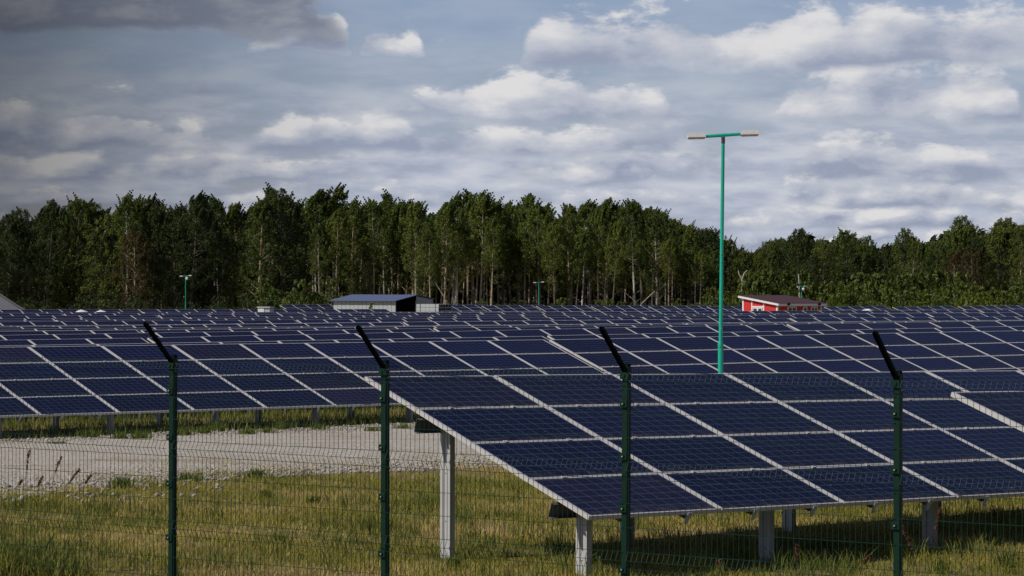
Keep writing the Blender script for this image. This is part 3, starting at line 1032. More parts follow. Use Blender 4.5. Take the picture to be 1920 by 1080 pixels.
def metal_shed():
    dep = 258.0
    an = R(-25)
    X = at(742, dep)
    gz = -1.0
    root = empty('metal_shed', 'pale sheet metal shed with blue roof and open dark end', 'shed', (X, dep, gz), an)
    # local x to the left along the long wall is negative
    LX, W1, W2 = 6.75, 4.3, 3.5
    he, hr, hb = EYE - (565 - YH) * dep / F_PX - gz, EYE - (554.3 - YH) * 261 / F_PX - gz, EYE - (561 - YH) * 263 / F_PX - gz
    wall = MB()
    n = 15
    for i in range(n):      # long front wall of single sheets
        x0 = -LX + i * LX / n
        obj('sheet', MB().box(x0 + 0.008, x0 + LX / n - 0.008, -0.02 - 0.008 * (i % 2), 0.02, -0.3, he).mesh('wall_sheet', M['metal_wall']), root)
    obj('back_wall', MB().box(-LX, 0, W1 + W2 - 0.03, W1 + W2, -0.3, hb - .05).mesh('back_wall', M['metal_wall_grey']), root)
    ew = MB().prism([(0.03, -0.3), (W1 + W2 - 0.04, -0.3), (W1 + W2 - 0.04, hb - 0.08), (W1, hr - 0.08), (0.03, he - 0.02)], -0.02, 0.02,
                    M=Matrix.Translation((-LX + 0.03, 0, 0)) @ Matrix.Rotation(R(90), 4, 'Z'))
    obj('end_wall', ew.mesh('far_end_wall', M['metal_wall']), root)
    gw = MB().prism([(W1, -0.3), (W1 + W2 - 0.04, -0.3), (W1 + W2 - 0.04, hb - 0.08), (W1, hr - 0.1)], -0.02, 0.02,
                    M=Matrix.Translation((-0.03, 0, 0)) @ Matrix.Rotation(R(90), 4, 'Z'))
    obj('end_wall', gw.mesh('closed_end_wall', M['metal_wall_grey']), root)
    iw = MB().box(-LX + 0.1, -0.06, W1, W1 + 0.03, -0.3, hr - 0.1)  # near-black sheet standing in for the shade inside the open end
    obj('inner_shade_wall', iw.mesh('inner_shade_wall', M['black']), root)
    a = math.atan2(hr - he, W1)
    A = Matrix.Translation((0, 0, he)) @ Matrix.Rotation(a, 4, 'X')
    rf = MB().box(-LX - 0.35, 0.12, -0.35, W1 / math.cos(a), 0.005, 0.055, M=A)
    obj('roof', rf.mesh('front_roof', M['roof_blue']), root)
    a2 = math.atan2(hb - hr, W2)
    A2 = Matrix.Translation((0, W1, hr)) @ Matrix.Rotation(a2, 4, 'X')
    rb = MB().box(-LX - 0.3, 0.1, 0.02, W2 / math.cos(a2) + 0.3, 0.0, 0.05, M=A2)
    obj('roof', rb.mesh('rear_roof', M['roof_blue']), root)
    for yy in (0.05, W1 - 0.05):
        obj('post', MB().box(-0.1, -0.02, yy - 0.05, yy + 0.05, -0.3, he - 0.02).mesh('shed_post', M['metal_wall_grey']), root)
    # stack of mounting beams beside it
    d2 = 236.0
    rt = empty('beam_bundle', 'strapped stack of pale steel beams beside the metal shed', 'beam stack', (at(823, d2), d2, -1.0), R(-28))
    zt = EYE - (570.5 - YH) * d2 / F_PX + 1.0
    nb, nw = 5, 8
    bh = (zt - 0.85) / nb
    bm = MB().box(-2.28, 0, 0, 0.26, 0, bh * 0.93).mesh('beam', M['metal_wall'])
    be = MB().box(0.0, 0.02, 0.02, 0.21, 0.03, bh * 0.85).mesh('beam_end', M['black'])  # black plate, the shade of a hollow end painted on
    for r_ in range(nb):
        for w_ in range(nw):
            b = obj('beam', bm, rt, Matrix.Translation((random.uniform(-.02, .02), w_ * 0.285, 0.85 + r_ * bh)))
            if True:
                obj('hollow_shade', be, b)
    for x in (-1.9, -0.35):
        obj('strap', MB().box(x, x + 0.04, -0.012, -0.002, 0.8, zt + 0.01).mesh('strap', M['black']), rt)
        obj('bearer', MB().box(x - 0.1, x + 0.15, -0.1, nw * .285 + .1, 0.0, 0.84).mesh('bearer', M['metal_wall_grey']), rt)
    obj('sheet', MB().box(-2.6, -0.2, -0.4, -0.15, 0.5, 0.72).mesh('base_sheet', M['tarp']), rt)


metal_shed()


def tent():
    dep = 232.0
    gz = -0.9
    zr, ze = EYE - (526 - YH) * dep / F_PX, EYE - (586 - YH) * dep / F_PX
    x0, x1 = at(-44, dep), at(47, dep)
    root = empty('storage_tent', 'grey fabric storage tent whose sloping roof cuts into the left edge', 'tent', (x0, dep, gz), R(15))
    w = x1 - x0
    mb = MB()
    zr, ze = zr - gz, ze - gz
    mb.prism([(-w, -0.3), (w, -0.3), (w, ze), (0, zr), (-w, ze)], 0, 14)
    body = obj('fabric_roof', mb.mesh('tent_fabric', M['tent']), root)
    for s in (-1, 1):
        obj('rib', MB().tube([(s * w, -0.05, 0), (s * w, -0.05, ze), (0, -0.05, zr)], 0.05, 6).mesh('tent_rib', M['galv']), root)


tent()


def cabinet():
    dep = 222.0
    gz = -0.85
    root = empty('white_cabinet', 'small white equipment cabinet with flat lid peeping over the far panels', 'cabinet', (at(499, dep), dep, gz), R(-20))
    zt = EYE - (576.5 - YH) * dep / F_PX - gz
    obj('body', MB().box(-0.55, 0.0, -0.4, 0.4, -0.2, zt - 0.1).mesh('cabinet_body', M['white']), root)
    obj('side_box', MB().box(0.003, 0.5, -0.36, 0.4, -0.2, zt - 0.14).mesh('cabinet_side', M['tent']), root)
    obj('lid', MB().box(-0.62, 0.56, -0.46, 0.46, zt - 0.1, zt).mesh('cabinet_lid', M['tent']), root)


cabinet()


def sheeting(px0, px1, y, dep, peaks, label):
    """heap of white plastic sheeting lying on a frame among the rows"""
    x0, x1 = at(px0, dep), at(px1, dep)
    zt = EYE - (y - YH) * dep / F_PX
    n, mrow = 60, 7
    xs = np.linspace(x0, x1, n)
    ys = np.linspace(-0.9, 0.9, mrow)
    r = np.random.default_rng(int(px0))
    v = []
    for j, yy in enumerate(ys):
        for xx in xs:
            hgt = 0.10
            for (pp, ph) in peaks:
                hgt += ph * math.exp(-((xx - at(pp, dep)) / 0.45) ** 2)
            v.append((xx - x0, yy, hgt * math.cos(yy / 0.9 * 1.35) + r.uniform(-.02, .02)))
    q = []
    for j in range(mrow - 1):
        for i in range(n - 1):
            q.append((j * n + i, j * n + i + 1, (j + 1) * n + i + 1, (j + 1) * n + i))
    gz = float(ground_z(x0, dep))
    root = empty('sheeting_heap', label, 'plastic sheeting', (x0, dep, gz))
    me = mesh_np('sheeting', v, q, mats=[M['tarp']], smooth=True)
    obj('sheet', me, root, Matrix.Translation((0, 0, zt - 0.16 - gz)))
    fr = MB()
    k = 0.3
    while k < x1 - x0:
        fr.box(k, k + 0.1, -0.5, -0.4, -0.2, zt - 0.1 - gz).box(k, k + 0.1, 0.4, 0.5, -0.2, zt - 0.1 - gz)
        k += 1.2
    obj('trestle', fr.mesh('trestle', M['galv_shaded']), root)


sheeting(107, 240, 588.5, 196, [(153, .26), (190, .22)], 'long white plastic sheeting with two humps among the left panels')
sheeting(1598, 1664, 580.2, 238, [(1627, .2)], 'short white plastic sheeting heap among the panels right of the cabin')

# ------------------------------------------------------------------ trees
def leaves(r, centers, radii, per, size, tint_up=True, squash=0.8):
    """leaf-sized quads in clumps"""
    centers = np.asarray(centers)
    n = len(centers) * per
    cidx = np.repeat(np.arange(len(centers)), per)
    d = r.normal(size=(n, 3))
    d /= np.linalg.norm(d, axis=1)[:, None]
    rad = np.asarray(radii)[cidx] * r.uniform(0.35, 1.0, n) ** 0.6
    off = d * rad[:, None]
    off[:, 2] *= squash
    pos = centers[cidx] + off
    nrm = d + r.normal(size=(n, 3)) * 0.7 + np.array([0, 0, 0.35])
    nrm /= np.linalg.norm(nrm, axis=1)[:, None]
    a = np.cross(nrm, r.normal(size=(n, 3)))
    a /= np.linalg.norm(a, axis=1)[:, None]
    b = np.cross(nrm, a)
    s = size * r.uniform(0.6, 1.35, n)
    a = a * s[:, None]
    b = b * (s * 0.6)[:, None]
    v = np.empty((n, 4, 3))
    v[:, 0] = pos - a
    v[:, 1] = pos - b * 0.9 + nrm * (s * 0.15)[:, None]
    v[:, 2] = pos + a
    v[:, 3] = pos + b * 0.9 + nrm * (s * 0.15)[:, None]
    tint = np.repeat(np.clip(r.uniform(0, 1, n) * 0.7 + np.repeat(r.uniform(0, .5, len(centers)), per), 0, 1), 4)
    q = np.arange(n * 4).reshape(n, 4)
    return v.reshape(-1, 3), q, tint


def make_tree(seed, kind):
    """unit trees 10 m tall: returns trunk mesh, crown mesh"""
    r = np.random.default_rng(seed)
    H = 10.0
    lean = r.uniform(-0.25, 0.5)
    bend = r.uniform(-0.35, 0.35)
    ph = r.uniform(0, 6.28)
    def axis(z):
        f = z / H
        return np.array([lean * f + bend * math.sin(f * 3.1 + ph) * f, bend * 0.6 * math.sin(f * 4 + ph * 2) * f, z])
    if kind == 'aspen':
        base, wmax, ncl, rc = r.uniform(4.6, 5.7), r.uniform(1.2, 1.8), 150, 0.27
        tr = 0.095
    elif kind == 'tall':
        base, wmax, ncl, rc = r.uniform(1.6, 2.8), r.uniform(1.4, 2.1), 215, 0.28
        tr = 0.12
    elif kind == 'broad':
        base, wmax, ncl, rc = r.uniform(0.3, 1.0), r.uniform(2.3, 3.1), 320, 0.36
        tr = 0.16
    else:
        base, wmax, ncl, rc = 0.2, 2.4, 90, 0.6
        tr = 0.14
    tb = MB()
    zs = np.linspace(-0.4, H * 0.93, 9)
    tb.tube([axis(max(z, 0)) + np.array([0, 0, min(z, 0)]) for z in zs], [tr * (1.05 - 0.9 * max(z, 0) / H) for z in zs], 6)
    cents, rads = [], []
    for i in range(ncl):
        f = (i + r.uniform(0, 1)) / ncl
        z = base + (H - base) * f ** 0.92
        g = (z - base) / (H - base)
        # outline: a rounded, uneven dome, widest a little below the middle
        cen = 0.36 if kind == 'broad' else 0.42
        q_ = (g - cen) / ((1.04 - cen) if g > cen else (cen + 0.16))
        w = wmax * max(0.03, 1 - q_ * q_) ** ((0.85 if kind != 'broad' else 0.6) if g > cen else 0.5)
        w *= 0.86 + 0.30 * math.sin(z * 2.1 + ph * 3) * r.uniform(0, 1) + r.uniform(-.1, .1)
        an = r.uniform(0, 6.28)
        rr = w * math.sqrt(r.uniform(0.12, 1.0))
        ax = axis(z)
        c = ax + np.array([math.cos(an) * rr, math.sin(an) * rr, r.uniform(-.1, .15)])
        cents.append(c)
        rads.append(rc * r.uniform(0.65, 1.25) * (1.0 - 0.45 * g))
        if i % 5 == 0 and rr > 0.35:
            z2 = max(0.5, z - rr * r.uniform(0.5, 1.0))
            tb.tube([axis(z2), (axis(z2) + c) / 2 + np.array([0, 0, -0.05]), c], [tr * 0.32 * (1 - 0.6 * g), tr * 0.2 * (1 - .6 * g), 0.008], 4, caps=False)
    # upright shoots along the top, leaning with the wind
    for i in range(10 if kind == 'broad' else 14):
        an = r.uniform(0, 6.28)
        rr = r.uniform(0, 0.75) * wmax
        zt = base + (H - base) * (0.40 + 0.60 * math.sqrt(max(0, 1 - (rr / wmax) ** 2))) * r.uniform(0.90, 1.0)
        b0 = axis(min(zt, H)) + np.array([math.cos(an) * rr, math.sin(an) * rr, 0])
        ln = r.uniform(0.45, 1.25)
        for k in range(7):
            f = k / 6.0
            cents.append(b0 + np.array([0.34 * f * f * ln, 0, (f - 0.45) * ln]))
            rads.append(0.15 * (1.1 - 0.85 * f))
    # dead side twigs under the crown
    if kind in ('aspen', 'tall'):
        for i in range(7):
            z = r.uniform(1.2, base + 1.0)
            an = r.uniform(0, 6.28)
            ln = r.uniform(0.3, 0.9)
            tb.tube([axis(z), axis(z) + np.array([math.cos(an) * ln, math.sin(an) * ln, ln * r.uniform(.2, .9)])], [tr * .22, 0.006], 4, caps=False)
        for i in range(4):
            z = r.uniform(base - 1.6, base)
            an = r.uniform(0, 6.28)
            rr = r.uniform(0.2, 0.7)
            cents.append(axis(z) + np.array([math.cos(an) * rr, math.sin(an) * rr, 0]))
            rads.append(r.uniform(.18, .34))
    v, q, tint = leaves(r, cents, rads, {'aspen': 38, 'tall': 38, 'broad': 38}.get(kind, 40), {'aspen': 0.066, 'tall': 0.068, 'broad': 0.076}.get(kind, .13), squash=1.35)
    return tb, (v, q, tint)


def tree_meshes(kind, seeds, leafmat, barkmat):
    res = []
    for s in seeds:
        tb, (v, q, tint) = make_tree(s, kind)
        res.append((tb.mesh(kind + '_trunk', M[barkmat]), mesh_np(kind + '_crown', v, q, mats=[M[leafmat]], tint=tint)))
    return res


TV = {
    'aspen_d': tree_meshes('aspen', range(170, 175), 'leaf_aspen', 'bark_dark'),
    'aspen_t': tree_meshes('aspen', range(100, 106), 'leaf_aspen', 'bark_tan'),
    'aspen_w': tree_meshes('aspen', range(110, 114), 'leaf_mid', 'bark_white'),
    'tall_d': tree_meshes('tall', range(120, 125), 'leaf_dark', 'bark_dark'),
    'tall_m': tree_meshes('tall', range(130, 134), 'leaf_mid', 'bark_tan'),
    'broad_d': tree_meshes('broad', range(140, 144), 'leaf_dark', 'bark_dark'),
    'broad_m': tree_meshes('broad', range(150, 155), 'leaf_mid', 'bark_dark'),
    'broad_b': tree_meshes('broad', range(160, 162), 'leaf_brown', 'bark_tan'),
}

SKY_X = [-80, 0, 30, 60, 90, 150, 178, 195, 235, 275, 320, 365, 410, 450, 515, 560, 600, 625, 660, 735, 790, 850, 890, 940, 990, 1040, 1070, 1130, 1205,
         1240, 1300, 1340, 1365, 1400, 1440, 1500, 1540, 1585, 1620, 1660, 1700, 1740, 1800, 1840, 1880, 1920, 2000]
SKY_Y = [410, 415, 392, 395, 374, 372, 378, 408, 365, 368, 376, 361, 372, 380, 350, 364, 357, 350, 370, 362, 378, 365, 360, 369, 364, 386, 380, 368, 376,
         396, 420, 426, 446, 468, 450, 424, 440, 428, 440, 456, 424, 440, 400, 415, 404, 408, 400]
KIND_TXT = {'aspen_t': 'tan trunked slender aspen', 'aspen_w': 'white trunked slender birch', 'aspen_d': 'dark trunked slender aspen', 'tall_d': 'dark leafy tall tree', 'tall_m': 'mid green tall tree',
            'broad_d': 'dark bushy broad tree', 'broad_m': 'mid green bushy tree', 'broad_b': 'brownish turning bushy tree'}
KIND_NAME = {'aspen_t': 'aspen_tree', 'aspen_w': 'birch_tree', 'aspen_d': 'aspen_tree', 'tall_d': 'tall_tree', 'tall_m': 'tall_tree', 'broad_d': 'broad_tree', 'broad_m': 'broad_tree', 'broad_b': 'broad_tree'}
tr_rng = random.Random(99)
TREES = []          # px, depth, kind, height factor, layer


def zone_kind(pxx, r):
    if pxx < 210:
        return r.choice(['tall_d', 'broad_d', 'tall_d', 'broad_d', 'broad_m'])  # darker leaf colours here paint the left side's darkening into the trees
    if pxx < 560:
        return r.choice(['tall_d', 'tall_m', 'aspen_w', 'tall_d', 'broad_d', 'tall_m'])
    if 930 < pxx < 1340:
        return r.choice(['aspen_d', 'aspen_d', 'aspen_d', 'aspen_t', 'tall_m', 'aspen_d', 'aspen_w'])
    if pxx < 1340:
        return r.choice(['aspen_t', 'aspen_t', 'aspen_t', 'aspen_w', 'aspen_t', 'aspen_t', 'aspen_w', 'aspen_t', 'tall_m'])
    return r.choice(['broad_m', 'broad_m', 'tall_m', 'broad_d', 'tall_d', 'broad_m'])


# peaks of the skyline first, then the filling between and behind
for x_, y_ in zip(SKY_X[1:-1], SKY_Y[1:-1]):
    if min(y_ - yy for yy in [SKY_Y[max(SKY_X.index(x_) - 1, 0)], SKY_Y[min(SKY_X.index(x_) + 1, len(SKY_X) - 1)]]) <= 2:
        TREES.append((x_ + tr_rng.uniform(-3, 3), tr_rng.uniform(336, 346), zone_kind(x_, tr_rng), 1.0, 'front'))
pxx = -60.0
while pxx < 1990:
    step = 13 if 560 < pxx < 1330 else 24
    TREES.append((pxx + tr_rng.uniform(-5, 5), tr_rng.uniform(330, 348), zone_kind(pxx, tr_rng), tr_rng.uniform(0.72, 1.0), 'front'))
    pxx += step * tr_rng.uniform(0.75, 1.25)
for dep0, step in ((352, 22), (364, 26), (380, 32)):
    pxx = -90.0
    while pxx < 2010:
        TREES.append((pxx + tr_rng.uniform(-6, 6), dep0 + tr_rng.uniform(-5, 5), zone_kind(pxx, tr_rng), tr_rng.uniform(0.84, 0.99), 'back'))
        pxx += step * tr_rng.uniform(0.8, 1.2)
TREES.append((252, 331, 'broad_b', 0.72, 'front'))
TREES.append((1822, 331, 'broad_b', 0.74, 'front'))
TREES.append((1790, 333, 'broad_b', 0.66, 'front'))

front_sorted = sorted([t for t in TREES if t[4] == 'front'], key=lambda t: t[0])
count = {}
vis_total = {}
for (pxx, dep, kind, hf, layer) in front_sorted + [t for t in TREES if t[4] == 'back']:
    X = at(pxx, dep)
    ys = float(np.interp(pxx, SKY_X, SKY_Y))
    top = EYE + (YH - ys) * dep / F_PX
    gz = -1.0
    H = (top - gz) * hf * (0.975 if layer == 'front' else 0.96)
    s = H / 10.0
    wid = s * tr_rng.uniform(0.85, 1.2)
    if layer == 'front':
        n = count[kind] = count.get(kind, 0) + 1
        lab = '%s fronting the wood, %s such from the left' % (KIND_TXT[kind], ordn(n))
        grp = 'trees on the edge of the wood'
    else:
        lab = 'tree deep in the wood glimpsed between the front trees'
        grp = 'trees deeper in the wood'
    root = empty(KIND_NAME[kind], lab, 'tree', (X, dep, gz), 0, grp)
    rz = tr_rng.uniform(-0.5, 0.5) + (math.pi if tr_rng.random() < 0.25 else 0)
    root.matrix_basis = Matrix.Translation((X, dep, gz)) @ Matrix.Rotation(rz, 4, 'Z') @ Matrix.Diagonal((wid, wid, s, 1))
    tm, cm = tr_rng.choice(TV[kind])
    obj('trunk', tm, root)
    obj('crown', cm, root)

# dead white forked birch standing in the right wood, leaning bare trunks
def bare(name, label, pxx, dep, pts, rad, mat):
    root = empty(name, label, 'tree', (at(pxx, dep), dep, -1.0))
    obj('trunk', MB().tube(pts[0], rad, 6).mesh(name + '_trunk', M[mat]), root)
    for q in pts[1:]:
        obj('limb', MB().tube(q, [r_ * 0.6 for r_ in rad[:len(q)]], 5).mesh(name + '_limb', M[mat]), root)


def bare_pts(top_y, dep, dx):
    zt = EYE - (top_y - YH) * dep / F_PX + 1.0
    return zt


z_ = bare_pts(508, 327, 0)
bare('dead_birch', 'bare white forked birch trunk in front of the right wood', 1391, 327,
     [[(0, 0, 0), (0.05, 0, z_ - 1.4), (0.0, 0, z_ - 0.9)], [(0, 0, z_ - 0.95), (-0.35, 0, z_ - 0.3), (-0.45, 0, z_ + 0.2)],
      [(0, 0, z_ - 0.95), (0.3, 0.1, z_ - 0.2), (0.65, 0.1, z_ + 0.15)]], [0.11, 0.10, 0.08], 'bark_white')
z_ = bare_pts(512, 327, 0)
bare('dead_birch', 'bare white birch stem above the small lamp by the red cabin', 1498, 327,
     [[(0, 0, 0), (0.08, 0, z_ * 0.6), (-0.05, 0, z_)]], [0.12, 0.11, 0.07], 'bark_white')
bare('fallen_trunk', 'thin tan trunk leaning steeply among the middle trunks left of the lamp', 860, 333,
     [[(0, 0, 0), (-1.3, 0.2, 1.8), (-2.9, 0.4, 4.4)]], [0.09, 0.075, 0.05], 'bark_tan')
bare('fallen_trunk', 'thin tan trunk leaning right low before the wood, right of middle', 1188, 331,
     [[(0, 0, 0), (1.0, 0.2, 1.9), (2.6, 0.3, 3.4)]], [0.09, 0.075, 0.05], 'bark_tan')

# bushes at the foot of the wood
def make_bush(seed, mat, upright=False):
    r = np.random.default_rng(seed)
    cents, rads = [], []
    for i in range(34):
        an = r.uniform(0, 6.28)
        rr = math.sqrt(r.uniform(0, 1)) * 0.95
        z = r.uniform(0.05, 1.0) * (1.0 - 0.55 * rr ** 2)
        cents.append((math.cos(an) * rr, math.sin(an) * rr * 0.8, z))
        rads.append(r.uniform(0.13, 0.26))
    for i in range(10):
        an = r.uniform(0, 6.28)
        rr = r.uniform(0, .6)
        cents.append((math.cos(an) * rr, math.sin(an) * rr, r.uniform(.9, 1.12)))
        rads.append(r.uniform(.05, .1))
    v, q, tint = leaves(r, cents, rads, 40, 0.055)
    st = MB()
    for i in range(6):
        c = cents[i * 4]
        st.tube([(c[0] * .15, c[1] * .15, -0.1), (c[0] * .6, c[1] * .6, c[2] * .6), c], [0.025, 0.018, 0.008], 4, caps=False)
    return st.mesh('bush_stems', M['bark_dark']), mesh_np('bush_leaves', v, q, mats=[M[mat]], tint=tint)


BV = [make_bush(s, 'leaf_bush') for s in range(200, 204)]
BD = [make_bush(s, 'leaf_mid') for s in range(210, 213)]
BB = [make_bush(s, 'leaf_dark') for s in range(220, 223)]
br = random.Random(5)
bush = []
pxx = -40
while pxx < 1990:
    if pxx < 480:
        hh, dpt, pool = br.uniform(1.2, 2.6), br.uniform(322, 329), BB
    elif pxx < 640:
        hh, dpt, pool = br.uniform(2.6, 4.4), br.uniform(322, 329), BD
    elif pxx < 1330:
        hh, dpt, pool = br.uniform(0.9, 2.3), br.uniform(322, 330), br.choice([BV, BD, BD])
    elif pxx < 1540:
        hh, dpt, pool = br.uniform(2.2, 4.0), br.uniform(320, 329), BD
    else:
        hh, dpt, pool = br.uniform(2.4, 4.2), br.uniform(314, 329), br.choice([BV, BV, BD])
    bush.append((pxx, dpt, hh, pool))
    pxx += br.uniform(16, 30) if pxx < 1330 else br.uniform(14, 24)
for _ in range(26):
    bush.append((br.uniform(1380, 1980), br.uniform(326, 334), br.uniform(3.5, 5.5), BD))
bush.sort(key=lambda b: b[0])
for n, (pxx, dpt, hh, pool) in enumerate(bush):
    kind = 'bright green' if pool is BV else ('mid green' if pool is BD else 'dark green')
    root = empty('bush', '%s bush at the foot of the wood, %s from left' % (kind, ordn(n + 1)), 'bush', (at(pxx, dpt), dpt, -1.0), 0, 'bushes at the foot of the wood')
    w = hh * br.uniform(0.55, 0.9)
    root.matrix_basis = Matrix.Translation((at(pxx, dpt), dpt, -1.0)) @ Matrix.Rotation(br.uniform(0, 6.28), 4, 'Z') @ Matrix.Diagonal((w, w, hh, 1))
    a, b = br.choice(pool)
    obj('stems', a, root)
    obj('foliage', b, root)

# the dense inner wood that closes the view between the trunks
def inner_wood():
    r = np.random.default_rng(77)
    n = 4200
    dep = r.uniform(388, 425, n)
    pxs = r.uniform(-140, 2060, n)
    ys = np.interp(pxs, SKY_X, SKY_Y)
    top = EYE + (YH - ys) * dep / F_PX
    z = -1.0 + (top + 1.0) * 0.84 * r.uniform(0, 1, n) ** 1.6
    c = np.stack([(pxs - CX) * dep / F_PX, dep, z], 1)
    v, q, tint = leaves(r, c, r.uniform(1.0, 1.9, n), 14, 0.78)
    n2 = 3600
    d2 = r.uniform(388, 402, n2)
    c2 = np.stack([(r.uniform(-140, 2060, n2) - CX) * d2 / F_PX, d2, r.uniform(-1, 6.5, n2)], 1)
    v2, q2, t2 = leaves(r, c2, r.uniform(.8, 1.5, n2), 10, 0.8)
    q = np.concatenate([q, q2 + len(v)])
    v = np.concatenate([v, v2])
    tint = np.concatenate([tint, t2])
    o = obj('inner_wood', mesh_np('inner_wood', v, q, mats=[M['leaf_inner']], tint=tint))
    o['kind'] = 'stuff'
    tag(o, 'dark dense depth of the wood behind the front trunks', 'wood')


inner_wood()

# sapling by the shed
root = empty('sapling', 'small pale green sapling in front of the metal shed wall', 'sapling', (at(697, 246), 246, -1.0))
r_ = np.random.default_rng(4)
cc = [(r_.normal(0, .12) * (1.2 - i / 14), r_.normal(0, .12), 1.0 + i * 0.105) for i in range(13)]
v_, q_, t_ = leaves(r_, cc, [0.26 * (1.1 - i / 14) for i in range(13)], 22, 0.09)
zt_ = EYE - (568 - YH) * 246 / F_PX + 1.0
obj('foliage', mesh_np('sapling_leaves', v_ * np.array([1, 1, zt_ / 2.3]), q_, mats=[M['leaf_bush']], tint=t_), root)
obj('stem', MB().tube([(0, 0, -.1), (0, 0, zt_ * .9)], [.03, .008], 5).mesh('sapling_stem', M['bark_dark']), root)

# ------------------------------------------------------------------ stones, grass
def pn(x, y, s, seed):
    """cheap smooth noise in 0..1"""
    r = np.random.default_rng(seed)
    v = np.zeros_like(x)
    for k in range(7):
        a = r.uniform(0, 6.28)
        f = s * 1.45 ** k
        v += np.sin((x * math.cos(a) + y * math.sin(a)) * f + r.uniform(0, 6.28)) / 1.2 ** k
    return 0.5 + 0.5 * np.clip(v / 2.2, -1, 1)


def pt2xy(p, t):
    return C_ * t - S_ * p, S_ * t + C_ * p


def stones(name, n, plo, phi_, smin, smax, seed, pxlim=(-120, 1000), label=''):
    r = np.random.default_rng(seed)
    p = r.uniform(plo, phi_, n * 2)
    t = r.uniform(5, 60, n * 2)
    X, Y = pt2xy(p, t)
    px_ = CX + F_PX * X / Y
    ok = (px_ > pxlim[0]) & (px_ < pxlim[1])
    X, Y = X[ok][:n], Y[ok][:n]
    n = len(X)
    s = smin + (smax - smin) * r.uniform(0, 1, n) ** 2.2
    Z = ground_z(X, Y) + 0.02 + s * 0.15
    base = np.array([(1, 0, 0), (0, 1, 0), (-1, 0, 0), (0, -1, 0), (0, 0, .75), (0, 0, -.6)], dtype=float)
    tri = np.array([(0, 1, 4), (1, 2, 4), (2, 3, 4), (3, 0, 4), (1, 0, 5), (2, 1, 5), (3, 2, 5), (0, 3, 5)])
    v = base[None] * (1 + r.uniform(-.4, .4, (n, 6, 1))) + r.uniform(-.18, .18, (n, 6, 3))
    an = r.uniform(0, 6.28, n)
    ca, sa = np.cos(an)[:, None], np.sin(an)[:, None]
    vx = v[:, :, 0] * ca - v[:, :, 1] * sa
    vy = v[:, :, 0] * sa + v[:, :, 1] * ca
    v = np.stack([vx, vy * r.uniform(.6, 1, n)[:, None], v[:, :, 2] * r.uniform(.6, 1.0, n)[:, None]], 2) * s[:, None, None]
    v += np.stack([X, Y, Z], 1)[:, None, :]
    f = (tri[None] + (np.arange(n) * 6)[:, None, None]).reshape(-1, 3)
    tint = np.repeat(r.uniform(0, 1, n), 6)
    o = obj(name, mesh_np(name, v.reshape(-1, 3), None, f, mats=[M['stone_v']], tint=tint))
    o['kind'] = 'stuff'
    tag(o, label, 'gravel')


def mat_stone():
    m, t, b = new_mat('stone_varied')
    at_ = t.n.new('ShaderNodeAttribute')
    at_.attribute_name = 'tint'
    c = t.mix(at_.outputs['Fac'], (0.19, 0.165, 0.13), (0.54, 0.495, 0.425))
    n = t.noise(t.coord('Object'), 25, 3, 0.6)
    c = t.mix(t.m('MULTIPLY', n, 0.4), c, (0.25, 0.21, 0.17))
    t.l.new(c, b.inputs['Base Color'])
    b.inputs['Roughness'].default_value = 0.95
    b.inputs['Specular IOR Level'].default_value = 0.1
    return m


M['stone_v'] = mat_stone()
stones('gravel', 42000, 33.2, 46.6, 0.012, 0.040, 11, label='pale crushed gravel strewn over the service road')
stones('rubble', 1700, 31.0, 34.6, 0.012, 0.062, 12, (-120, 420), label='coarser pale rubble along the near edge of the gravel on the left')


def blades(name, X, Y, h, w, lean, mat, seed, tint, z_off=0.0, base_z=None):
    """grass blades: three-point bent blades, one mesh"""
    r = np.random.default_rng(seed)
    n = len(X)
    Z = (ground_z(X, Y) if base_z is None else base_z) + z_off
    an = r.uniform(0, 6.28, n)
    ld = r.uniform(0, 6.28, n)
    ln = lean * r.uniform(0.2, 1.0, n) * h
    dx, dy = np.cos(ld) * ln, np.sin(ld) * ln
    wx, wy = np.cos(an) * w * 0.5, np.sin(an) * w * 0.5
    hz = h * np.sqrt(np.clip(1 - (ln / h) ** 2 * 0.7, 0.1, 1))
    v = np.empty((n, 5, 3))
    v[:, 0] = np.stack([X - wx, Y - wy, Z - 0.01], 1)
    v[:, 1] = np.stack([X + wx, Y + wy, Z - 0.01], 1)
    v[:, 2] = np.stack([X + dx * .38 + wx * .8, Y + dy * .38 + wy * .8, Z + hz * .62], 1)
    v[:, 3] = np.stack([X + dx * .38 - wx * .8, Y + dy * .38 - wy * .8, Z + hz * .62], 1)
    v[:, 4] = np.stack([X + dx, Y + dy, Z + hz], 1)
    b = (np.arange(n) * 5)[:, None]
    q = b + np.array([[0, 1, 2, 3]])
    t3 = b + np.array([[3, 2, 4]])
    return mesh_np(name, v.reshape(-1, 3), q, t3, mats=[mat], tint=np.repeat(np.clip(tint, 0, 1), 5))


